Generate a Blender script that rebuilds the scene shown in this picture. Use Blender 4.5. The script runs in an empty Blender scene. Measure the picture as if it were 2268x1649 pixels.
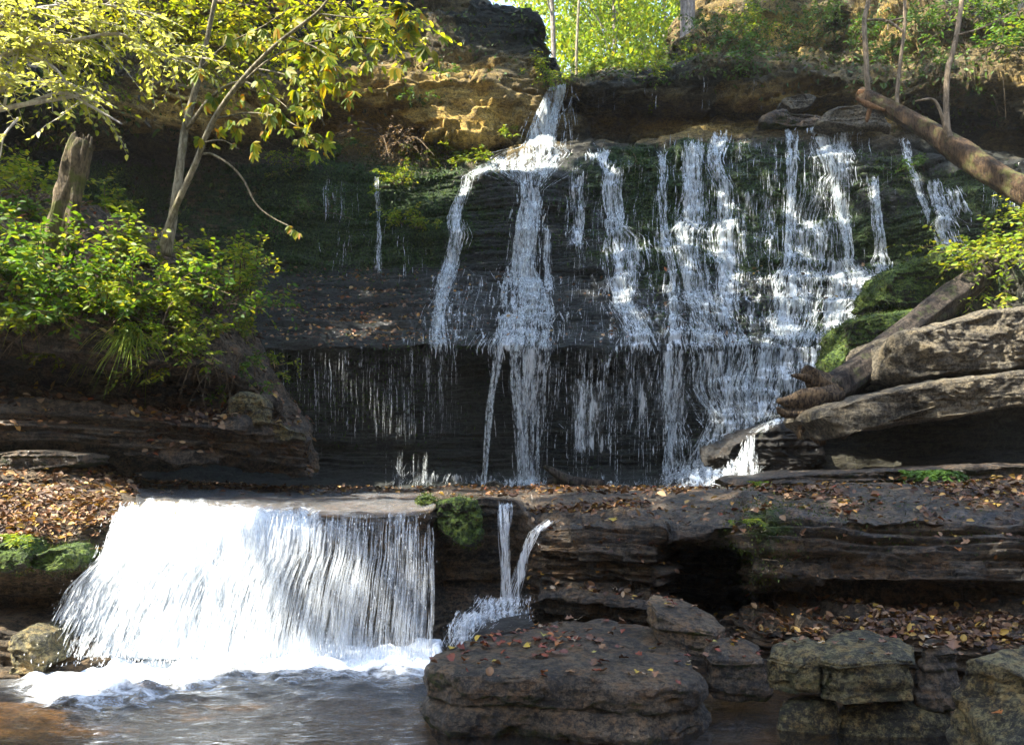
import bpy, math, random
import numpy as np
from mathutils import Vector
rng = np.random.default_rng(11)
random.seed(11)
C = bpy.context.scene.collection
# photograph geometry: a level camera 1.5 m above the pool looking along +Y
F, HZ, CX, CAMZ = 1920.0, 1030.0, 1134.0, 1.5
SUN = np.array([-0.60, -0.22, 0.80]); SUN /= np.linalg.norm(SUN)

def P(U, V, Y):
    U = np.asarray(U, float); V = np.asarray(V, float); Y = np.asarray(Y, float)
    return np.stack(np.broadcast_arrays((U - CX) * Y / F, Y, CAMZ + (HZ - V) * Y / F), -1)

# ---------------------------------------------------------------- noise
def _h(ix, iy, iz, s):
    h = (ix * 374761393 + iy * 668265263 + iz * 1440662683 + s * 974634247) & 0xffffffff
    h = ((h ^ (h >> 13)) * 1274126177) & 0xffffffff
    h = ((h ^ (h >> 15)) * 2246822519) & 0xffffffff
    return ((h ^ (h >> 16)) & 0xffff) / 32767.5 - 1.0
def vn(x, y, z, s=0):
    x, y, z = np.broadcast_arrays(np.asarray(x, float), y, z)
    ix = np.floor(x).astype(np.int64); iy = np.floor(y).astype(np.int64); iz = np.floor(z).astype(np.int64)
    fx = x - ix; fy = y - iy; fz = z - iz
    fx = fx * fx * (3 - 2 * fx); fy = fy * fy * (3 - 2 * fy); fz = fz * fz * (3 - 2 * fz)
    o = 0
    for a in (0, 1):
        wa = fx if a else 1 - fx
        for b in (0, 1):
            wb = fy if b else 1 - fy
            o = o + wa * wb * (_h(ix + a, iy + b, iz, s) * (1 - fz) + _h(ix + a, iy + b, iz + 1, s) * fz)
    return o
def fbm(x, y, z, o=4, s=0):
    r = 0; a = 0.5
    for k in range(o):
        r = r + a * vn(x, y, z, s + k * 17); x = x * 2.03; y = y * 2.03; z = z * 2.03; a *= .5
    return r
def sstep(a, b, x):
    t = np.clip((x - a) / (b - a), 0, 1); return t * t * (3 - 2 * t)

def ridged(x, y, z, o=4, s=0):
    r = 0; a = .5
    for k in range(o):
        r = r + a * (1 - 2.2 * np.abs(vn(x, y, z, s + k * 13))); x = x * 2.1; y = y * 2.1; z = z * 2.1; a *= .5
    return r
def terr(n, k=4.):
    f = np.floor(n * k); return (f + sstep(.72, 1., n * k - f)) / k
def strata(x, y, z, s=0, tmin=.07, tmax=.34, tilt=0.0, joint=.9, und=.12):
    """bedded rock: beds of random thickness that stick out by different amounts, with cracks between"""
    r = np.random.default_rng(100 + s)
    br = np.cumsum(r.uniform(tmin, tmax, 400)) - 8.0
    th = np.diff(br)
    zq = z + tilt * x + und * vn(x * .35, y * .35, z * .2, s + 3) + .03 * vn(x * 1.7, y * 1.7, z * .6, s + 4)
    i = np.clip(np.searchsorted(br, zq) - 1, 0, 398)
    lo = zq - br[i]; hi = br[i + 1] - zq
    def prot(k):
        kk = k.astype(float)
        smooth = .6 * vn(x * .55 + kk * 3.7, kk * 1.9, y * .3, s + 5) + .35 * vn(x * 1.9 + kk * 9.1, kk * 2.3, y * .8, s + 6)
        cell = np.floor(x * joint + .8 * vn(x * .8, kk * 3.1, y * .2, s + 8) + kk * .37).astype(np.int64)
        blk = _h(cell, k, k * 0 + 5, s + 9)
        return smooth + .45 * blk
    p = prot(i)
    b = np.minimum(.4 * th[i], .03)
    up = sstep(0, 1, np.clip(1 - hi / b, 0, 1)) * .5; dn = sstep(0, 1, np.clip(1 - lo / b, 0, 1)) * .5
    out = p * (1 - up - dn) + up * prot(np.minimum(i + 1, 398)) + dn * prot(np.maximum(i - 1, 0))
    d = np.minimum(lo, hi)
    return out - .55 * np.exp(-(d / .014) ** 2)

# ---------------------------------------------------------------- mesh helpers
def build(name, V, faces, mat=None, parent=None, attrs=None, smooth=True, loc=None):
    """links one mesh object; faces: (N,3) / (N,4) arrays or a list of them"""
    V = np.asarray(V, float)
    if not isinstance(faces, (list, tuple)): faces = [faces]
    if parent is not None:
        L = np.array(parent['root_loc'])
    elif loc is not None:
        L = np.array(loc, float)
    else:
        L = np.zeros(3)
    me = bpy.data.meshes.new(name)
    me.vertices.add(len(V)); me.vertices.foreach_set('co', (V - L).astype(np.float32).ravel())
    idx = np.concatenate([np.asarray(f).ravel() for f in faces]).astype(np.int32)
    tot = np.concatenate([np.full(len(f), np.asarray(f).shape[1]) for f in faces]).astype(np.int32)
    st = np.concatenate([[0], np.cumsum(tot)[:-1]]).astype(np.int32)
    me.loops.add(len(idx)); me.loops.foreach_set('vertex_index', idx)
    me.polygons.add(len(tot)); me.polygons.foreach_set('loop_start', st)
    me.update(calc_edges=True)
    me.polygons.foreach_set('use_smooth', np.full(len(tot), bool(smooth)))
    if attrs:
        for k, a in attrs.items():
            at = me.attributes.new(k, 'FLOAT', 'POINT'); at.data.foreach_set('value', np.asarray(a, np.float32).ravel())
    me.validate(); me.update()
    if mat: me.materials.append(mat)
    o = bpy.data.objects.new(name, me); C.objects.link(o)
    if parent is not None:
        o.parent = parent; o['root_loc'] = [float(v) for v in L]
    else:
        o.location = L; o['root_loc'] = [float(v) for v in L]
    return o
def tag(o, label=None, cat=None, group=None, kind=None):
    if label: o['label'] = label
    if cat: o['category'] = cat
    if group: o['group'] = group
    if kind: o['kind'] = kind
    return o
def thing(name, label, cat, loc, group=None):
    o = bpy.data.objects.new(name, None); C.objects.link(o); o.location = [float(v) for v in loc]
    o.empty_display_size = .1
    o['root_loc'] = [float(v) for v in loc]
    return tag(o, label, cat, group)
def base_of(V):
    V = np.asarray(V); return (V[:, 0].mean(), V[:, 1].mean(), V[:, 2].min())
class Acc:
    def __init__(s): s.v = []; s.f = {3: [], 4: []}; s.n = 0
    def add(s, V, *fs):
        V = np.asarray(V, float).reshape(-1, 3)
        for f in fs:
            f = np.asarray(f, np.int64)
            if len(f): s.f[f.shape[1]].append(f + s.n)
        s.v.append(V); s.n += len(V)
    def V(s): return np.concatenate(s.v)
    def Fs(s): return [np.concatenate(s.f[k]) for k in (3, 4) if s.f[k]]
    def build(s, name, mat, parent=None, **k):
        if s.n == 0: return None
        V = s.V()
        if parent is None and 'loc' not in k: k['loc'] = base_of(V)
        return build(name, V, s.Fs(), mat, parent, **k)

def spline(pts, n):
    """Catmull-Rom resample of points (any dimension)"""
    p = np.asarray(pts, float); m = len(p)
    if m == 2: return p[0] + (p[1] - p[0]) * np.linspace(0, 1, n)[:, None]
    q = np.concatenate([[2 * p[0] - p[1]], p, [2 * p[-1] - p[-2]]])
    t = np.linspace(0, m - 1 - 1e-6, n); i = t.astype(int); f = (t - i)[:, None]
    a, b, c, d = q[i], q[i + 1], q[i + 2], q[i + 3]
    return .5 * (2 * b + (c - a) * f + (2 * a - 5 * b + 4 * c - d) * f * f + (3 * b - a - 3 * c + d) * f ** 3)
def tube(acc, pts, rad, seg=6, rough=0., s=0, cap=True):
    p = np.asarray(pts, float); n = len(p); r = np.broadcast_to(np.asarray(rad, float), (n,))
    t = np.gradient(p, axis=0); t /= np.linalg.norm(t, axis=1)[:, None] + 1e-9
    ref = np.array([0, 1., 0]) if abs(t[:, 1]).mean() < .8 else np.array([1., 0, 0])
    a = np.cross(t, ref); a /= np.linalg.norm(a, axis=1)[:, None] + 1e-9
    b = np.cross(t, a)
    th = np.arange(seg) / seg * 2 * np.pi
    R = np.repeat(r[:, None], seg, 1)
    if rough:
        L = np.concatenate([[0], np.cumsum(np.linalg.norm(np.diff(p, axis=0), axis=1))])
        q = L[:, None] / (r.mean() * 5)
        R = R * (1 + rough * (fbm(np.cos(th)[None] * 2.2 + 0 * q, np.sin(th)[None] * 2.2 + 0 * q, q, 4, s) * 1.6 + .4 * fbm(np.cos(th)[None] * 6 + 0 * q, np.sin(th)[None] * 6 + 0 * q, q * .7, 2, s + 9)))
    V = p[:, None] + R[..., None] * (np.cos(th)[None, :, None] * a[:, None] + np.sin(th)[None, :, None] * b[:, None])
    i = np.arange(n - 1)[:, None] * seg; j = np.arange(seg)[None]; k = (j + 1) % seg
    Q = np.stack([i + j, i + k, i + seg + k, i + seg + j], -1).reshape(-1, 4)
    V = V.reshape(-1, 3)
    if cap:
        V = np.concatenate([V, p[:1], p[-1:]]); jj = np.arange(seg); kk = (jj + 1) % seg; e = (n - 1) * seg
        T = np.concatenate([np.stack([jj * 0 + n * seg, kk, jj], -1), np.stack([jj * 0 + n * seg + 1, e + jj, e + kk], -1)])
        acc.add(V, Q, T)
    else:
        acc.add(V, Q)

def unit(v): return v / (np.linalg.norm(v, axis=-1, keepdims=True) + 1e-9)
def rnd_dir(n): return unit(rng.normal(size=(n, 3)))
def leaves(acc, pos, axis, nrm, L, wid=.5, fold=.15, droop=.1):
    """leaf blades: six vertices, two quads folded on the midrib"""
    n = len(pos)
    if n == 0: return
    a = unit(axis); s = unit(np.cross(nrm, a)); u = np.cross(a, s)
    L = np.broadcast_to(np.asarray(L, float), (n,))[:, None]; W = L * np.broadcast_to(np.asarray(wid, float), (n,))[:, None] * .5
    fo = W * fold
    dz = np.array([0, 0, -1.])
    def pt(f, w, up): return pos + a * L * f + s * W * w + u * fo * up + dz * L * droop * f * f
    V = np.stack([pt(0, 0, 0), pt(.32, 1, 1), pt(.72, .72, .8), pt(1, 0, 0), pt(.72, -.72, .8), pt(.32, -1, 1)], 1)
    o = np.arange(n)[:, None] * 6
    acc.add(V, np.concatenate([o + np.array([[0, 3, 2, 1]]), o + np.array([[0, 5, 4, 3]])]))

# ---------------------------------------------------------------- shader helpers
class NT:
    def __init__(s, name):
        s.m = bpy.data.materials.new(name); s.m.use_nodes = True; s.t = s.m.node_tree; s.t.nodes.clear()
        s.out = s.t.nodes.new('ShaderNodeOutputMaterial')
    def n(s, typ, ins=None, **props):
        nd = s.t.nodes.new(typ)
        for k, v in props.items(): setattr(nd, k, v)
        for k, v in (ins or {}).items():
            sock = nd.inputs[k]
            if isinstance(v, bpy.types.NodeSocket): s.t.links.new(v, sock)
            else: sock.default_value = v
        return nd
    def noise(s, vec, scale, detail=4, rough=.55, dist=0.):
        return s.n('ShaderNodeTexNoise', {'Vector': vec, 'Scale': scale, 'Detail': detail, 'Roughness': rough, 'Distortion': dist}).outputs[0]
    def map(s, vec, scale):
        return s.n('ShaderNodeMapping', {'Vector': vec, 'Scale': scale}).outputs[0]
    def math(s, op, a, b=0., clamp=False):
        return s.n('ShaderNodeMath', {0: a, 1: b}, operation=op, use_clamp=clamp).outputs[0]
    def mr(s, v, a, b, c=0., d=1., smooth=True):
        return s.n('ShaderNodeMapRange', {'Value': v, 'From Min': a, 'From Max': b, 'To Min': c, 'To Max': d}, interpolation_type='SMOOTHSTEP' if smooth else 'LINEAR').outputs[0]
    def mix(s, f, a, b, blend='MIX'):
        nd = s.t.nodes.new('ShaderNodeMix'); nd.data_type = 'RGBA'; nd.blend_type = blend
        for i, v in ((0, f), (6, a), (7, b)):
            if isinstance(v, bpy.types.NodeSocket): s.t.links.new(v, nd.inputs[i])
            else: nd.inputs[i].default_value = (tuple(v) + (1,))[:4] if i else v
        return nd.outputs[2]
    def ramp(s, v, stops):
        nd = s.n('ShaderNodeValToRGB', {'Fac': v}); cr = nd.color_ramp
        while len(cr.elements) < len(stops): cr.elements.new(.5)
        for e, (p, c) in zip(cr.elements, stops): e.position = p; e.color = (*c, 1)
        return nd.outputs[0]
    def attr(s, name): return s.n('ShaderNodeAttribute', attribute_name=name).outputs['Fac']
    def surf(s, sh): s.t.links.new(sh, s.out.inputs['Surface']); return s.m

def rock_mat(name, dark, light, warm=(.27, .19, .085), moss_c=((.010, .024, .005), (.045, .085, .013)), attr=True, moss=0., warmth=0., wet=.5, moss_up=.0, bump=.8, fine=1., band=6., bd=.09, tint=(1.25, .92, .58)):
    t = NT(name)
    geo = t.n('ShaderNodeNewGeometry'); pos = geo.outputs['Position']; nz = t.n('ShaderNodeSeparateXYZ', {0: geo.outputs['Normal']}).outputs[2]
    st = t.noise(t.map(pos, (.8, .8, band)), 2.2, 9, .66, .35)
    st2 = t.noise(t.map(pos, (1.6, 1.6, 2 * band)), 4.5 * fine, 7, .68)
    gr = t.noise(pos, 14. * fine, 10, .74)
    pt = t.noise(pos, 1.1, 5, .62); p2 = t.noise(pos, 3.7 * fine, 6, .7, .4)
    f = t.math('ADD', t.math('ADD', t.math('MULTIPLY', st, .36), t.math('MULTIPLY', gr, .40)), t.math('MULTIPLY', p2, .24))
    fg = t.noise(pos, 42. * fine, 6, .8)
    f = t.math('ADD', f, t.math('ADD', t.math('MULTIPLY', t.math('SUBTRACT', fg, .5), .42), t.math('MULTIPLY', t.math('SUBTRACT', gr, .5), .35)))
    col = t.mix(t.mr(f, .41, .60), dark, light)
    # iron and clay tints in broad patches
    col = t.mix(t.mr(p2, .42, .68), col, t.mix(1., col, tint, 'MULTIPLY'))
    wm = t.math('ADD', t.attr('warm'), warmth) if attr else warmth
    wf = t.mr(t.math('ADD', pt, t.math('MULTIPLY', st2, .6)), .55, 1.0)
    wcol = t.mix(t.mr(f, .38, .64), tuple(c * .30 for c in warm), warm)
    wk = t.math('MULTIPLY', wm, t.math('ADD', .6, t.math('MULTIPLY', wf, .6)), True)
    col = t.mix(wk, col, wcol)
    lich = t.mr(t.noise(pos, 13. * fine, 8, .82), .56, .66)
    col = t.mix(t.math('MULTIPLY', lich, .45), col, (light[0] * 2.3, light[1] * 2.3, light[2] * 2.1))
    pits = t.mr(t.noise(t.map(pos, (1, 1, 1.8)), 23. * fine, 6, .75), .38, .46, 1., 0.)
    col = t.mix(t.math('MULTIPLY', pits, .75), col, tuple(c * .5 for c in dark))
    mo = t.math('ADD', t.attr('moss'), moss) if attr else moss
    mn = t.noise(pos, 3.2, 8, .72)
    md = t.math('ADD', t.math('ADD', mo, t.math('MULTIPLY', t.math('SUBTRACT', mn, .5), 1.9)), t.math('MULTIPLY', nz, moss_up))
    mf = t.mr(md, .34, .66)
    mc = t.mix(t.mr(t.noise(pos, 26., 6, .74), .40, .62), *moss_c)
    mc = t.mix(t.mr(p2, .45, .65), mc, t.mix(1., mc, (1.5, 1.15, .6), 'MULTIPLY'))
    col = t.mix(mf, col, mc)
    we = t.math('MULTIPLY', t.attr('wet'), 1.) if attr else wet
    wn = t.mr(t.math('ADD', st2, t.math('MULTIPLY', pt, .5)), .5, .95)
    wk2 = t.math('MULTIPLY', t.math('MULTIPLY', we, t.math('ADD', .25, t.math('MULTIPLY', wn, .75))), t.math('SUBTRACT', 1., mf), True)
    rough = t.math('SUBTRACT', .9, t.math('MULTIPLY', wk2, .62))
    h = t.math('ADD', t.math('ADD', t.math('MULTIPLY', st, .6), t.math('MULTIPLY', st2, .35)), t.math('ADD', t.math('MULTIPLY', gr, .45), t.math('MULTIPLY', p2, .5)))
    h = t.math('ADD', h, t.math('MULTIPLY', t.math('MULTIPLY', mf, t.noise(pos, 45., 4, .7)), .7))
    h = t.math('ADD', t.math('SUBTRACT', h, t.math('MULTIPLY', pits, .12)), t.math('MULTIPLY', fg, .16))
    bp = t.n('ShaderNodeBump', {'Strength': bump, 'Distance': bd, 'Height': h}).outputs[0]
    b = t.n('ShaderNodeBsdfPrincipled', {'Base Color': col, 'Roughness': rough, 'Normal': bp, 'Specular IOR Level': .5, 'Coat Weight': t.math('MULTIPLY', wk2, .8), 'Coat Roughness': .12, 'Coat IOR': 1.5, 'Coat Normal': bp})
    return t.surf(b.outputs[0])

def leaf_mat(name, stops, trans=.45, rough=.5, spec=.25):
    t = NT(name)
    geo = t.n('ShaderNodeNewGeometry'); r = geo.outputs['Random Per Island']
    col = t.ramp(r, stops)
    pn = t.noise(geo.outputs['Position'], 1.3, 3, .6)
    col = t.mix(t.mr(pn, .35, .65, 0., .55), col, (.55, .55, .55), 'MULTIPLY')
    d = t.n('ShaderNodeBsdfPrincipled', {'Base Color': col, 'Roughness': rough, 'Specular IOR Level': spec})
    tc = t.mix(1., col, (1.5, 1.35, .55), 'MULTIPLY')
    tr = t.n('ShaderNodeBsdfTranslucent', {'Color': tc})
    mx = t.n('ShaderNodeMixShader', {0: trans, 1: d.outputs[0], 2: tr.outputs[0]})
    return t.surf(mx.outputs[0])

def bark_mat(name, dark, light, moss=0., moss_c=(.06, .08, .015), scale=1.):
    t = NT(name)
    geo = t.n('ShaderNodeNewGeometry'); pos = geo.outputs['Position']
    n1 = t.noise(t.map(pos, (1, 1, .25)), 26. * scale, 7, .7, .4); n2 = t.noise(pos, 5. * scale, 5, .65)
    col = t.mix(t.mr(t.math('ADD', t.math('MULTIPLY', n1, .65), t.math('MULTIPLY', n2, .35)), .41, .60), dark, light)
    if moss:
        col = t.mix(t.mr(t.math('ADD', t.noise(pos, 4., 5, .7), moss), .55, .75), col, moss_c)
    bp = t.n('ShaderNodeBump', {'Strength': 1., 'Distance': .05, 'Height': t.math('ADD', n1, t.math('MULTIPLY', n2, .6))}).outputs[0]
    b = t.n('ShaderNodeBsdfPrincipled', {'Base Color': col, 'Roughness': .8, 'Normal': bp, 'Specular IOR Level': .25})
    return t.surf(b.outputs[0])

def water_mat(name, col=(.80, .86, .90), alpha=.85, stretch=(14, 14, 1.2), lo=.32, hi=.6, trans=.35, coarse=None, dens=None):
    """aerated falling water: bright where broken, clear between the threads"""
    t = NT(name)
    geo = t.n('ShaderNodeNewGeometry'); pos = geo.outputs['Position']
    n = t.noise(t.map(pos, stretch), 2.5, 6, .66, .2)
    if coarse:
        n = t.math('ADD', t.math('MULTIPLY', n, .55), t.math('MULTIPLY', t.noise(t.map(pos, coarse), 2.5, 4, .6, .3), .45))
    if dens: n = t.math('ADD', n, t.math('MULTIPLY', t.attr('dens'), dens))
    a = t.mr(n, lo, hi, 0., alpha)
    d = t.n('ShaderNodeBsdfDiffuse', {'Color': (*col, 1)}); tr = t.n('ShaderNodeBsdfTranslucent', {'Color': (*col, 1)})
    g = t.n('ShaderNodeBsdfGlossy', {'Color': (1, 1, 1, 1), 'Roughness': .25})
    m1 = t.n('ShaderNodeMixShader', {0: trans, 1: d.outputs[0], 2: tr.outputs[0]})
    m2 = t.n('ShaderNodeMixShader', {0: .10, 1: m1.outputs[0], 2: g.outputs[0]})
    tp = t.n('ShaderNodeBsdfTransparent', {'Color': (1, 1, 1, 1)})
    m3 = t.n('ShaderNodeMixShader', {0: a, 1: tp.outputs[0], 2: m2.outputs[0]})
    return t.surf(m3.outputs[0])
# ---------------------------------------------------------------- materials
M = {}
M['cliff'] = rock_mat('cliff_rock', (.006, .0075, .0065), (.030, .038, .032), warm=(.80, .52, .11), bump=1., bd=.18, tint=(1.0, 1.05, .85), moss_c=((.006, .018, .004), (.050, .105, .016)))  # warm sandstone colour brightened to stand in for sunlight on it
M['ledge'] = rock_mat('ledge_rock', (.006, .0046, .0026), (.115, .085, .050), warm=(.26, .18, .09), bump=1., band=4.5, bd=.08, fine=1.5)
M['bank'] = rock_mat('bank_rock', (.006, .005, .0035), (.12, .095, .066), warm=(.20, .14, .075), bump=1.)
M['boulder'] = rock_mat('boulder_rock', (.009, .0066, .0038), (.13, .096, .056), attr=False, moss=.26, moss_up=-.40, wet=.8, bump=1., fine=1.8, band=2.4, bd=.07, moss_c=((.012, .020, .004), (.06, .075, .012)))
M['lichen'] = rock_mat('lichen_rock', (.016, .014, .006), (.21, .185, .082), attr=False, moss=.22, wet=.4, bump=1., fine=1.9, band=2., bd=.07, moss_c=((.016, .024, .005), (.075, .09, .02)))
M['slab'] = rock_mat('slab_rock', (.022, .017, .009), (.20, .172, .118), attr=False, moss=.16, warmth=.06, warm=(.22, .155, .075), wet=.2, bump=1., band=1.3, bd=.12, fine=1.5, tint=(1.06, .97, .78), moss_c=((.02, .025, .006), (.07, .08, .02)))
M['mossy'] = rock_mat('mossy_rock', (.008, .008, .006), (.05, .042, .03), attr=False, moss=.68, moss_up=.35, wet=.3, bump=1., band=2., bd=.10, moss_c=((.014, .036, .004), (.10, .17, .018)))
M['darkrock'] = rock_mat('dark_rock', (.005, .005, .004), (.026, .022, .016), attr=False, moss=.12, wet=.5, bump=1., bd=.1)

# ---------------------------------------------------------------- terrain sheets
def net(cols, us, nsub, top_extra=None):
    U = np.asarray(us, float); cu = [c[0] for c in cols]; nr = len(cols[0][1])
    rows = []
    for r in range(nr):
        V = np.interp(U, cu, [c[1][r][0] for c in cols]); Y = np.interp(U, cu, [c[1][r][1] for c in cols])
        rows.append(P(U, V, Y))
    if top_extra:
        e = rows[-1].copy(); e[:, 1] += top_extra[0]; e[:, 2] += top_extra[1]; e[:, 0] *= e[:, 1] / rows[-1][:, 1]
        rows.append(e)
    out = []; rt = []
    for r in range(len(rows) - 1):
        n = nsub[r]
        for k in range(n):
            f = k / n; out.append(rows[r] * (1 - f) + rows[r + 1] * f); rt.append(r + f)
    out.append(rows[-1]); rt.append(len(rows) - 1)
    return np.array(out), np.array(rt)          # (NR, NC, 3)
def blur(G, n):
    for _ in range(n):
        A = G.copy(); A[1:-1] = (G[:-2] + 2 * G[1:-1] + G[2:]) / 4
        G = A.copy(); G[:, 1:-1] = (A[:, :-2] + 2 * A[:, 1:-1] + A[:, 2:]) / 4
    return G
def gnormals(G):
    dr = np.gradient(G, axis=0); dc = np.gradient(G, axis=1)
    return unit(np.cross(dc, dr))               # towards the camera for rows that run upwards
def gfaces(nr, nc):
    i = np.arange(nr - 1)[:, None] * nc; j = np.arange(nc - 1)[None]
    return np.stack([i + j, i + j + 1, i + nc + j + 1, i + nc + j], -1).reshape(-1, 4)
def toUV(Q):
    return CX + Q[..., 0] * F / Q[..., 1], HZ - (Q[..., 2] - CAMZ) * F / Q[..., 1]

SURF = []   # visible surfaces for the depth look-up
def gauss(U, V, u, v, su, sv): return np.exp(-((U - u) / su) ** 2 - ((V - v) / sv) ** 2)

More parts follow.
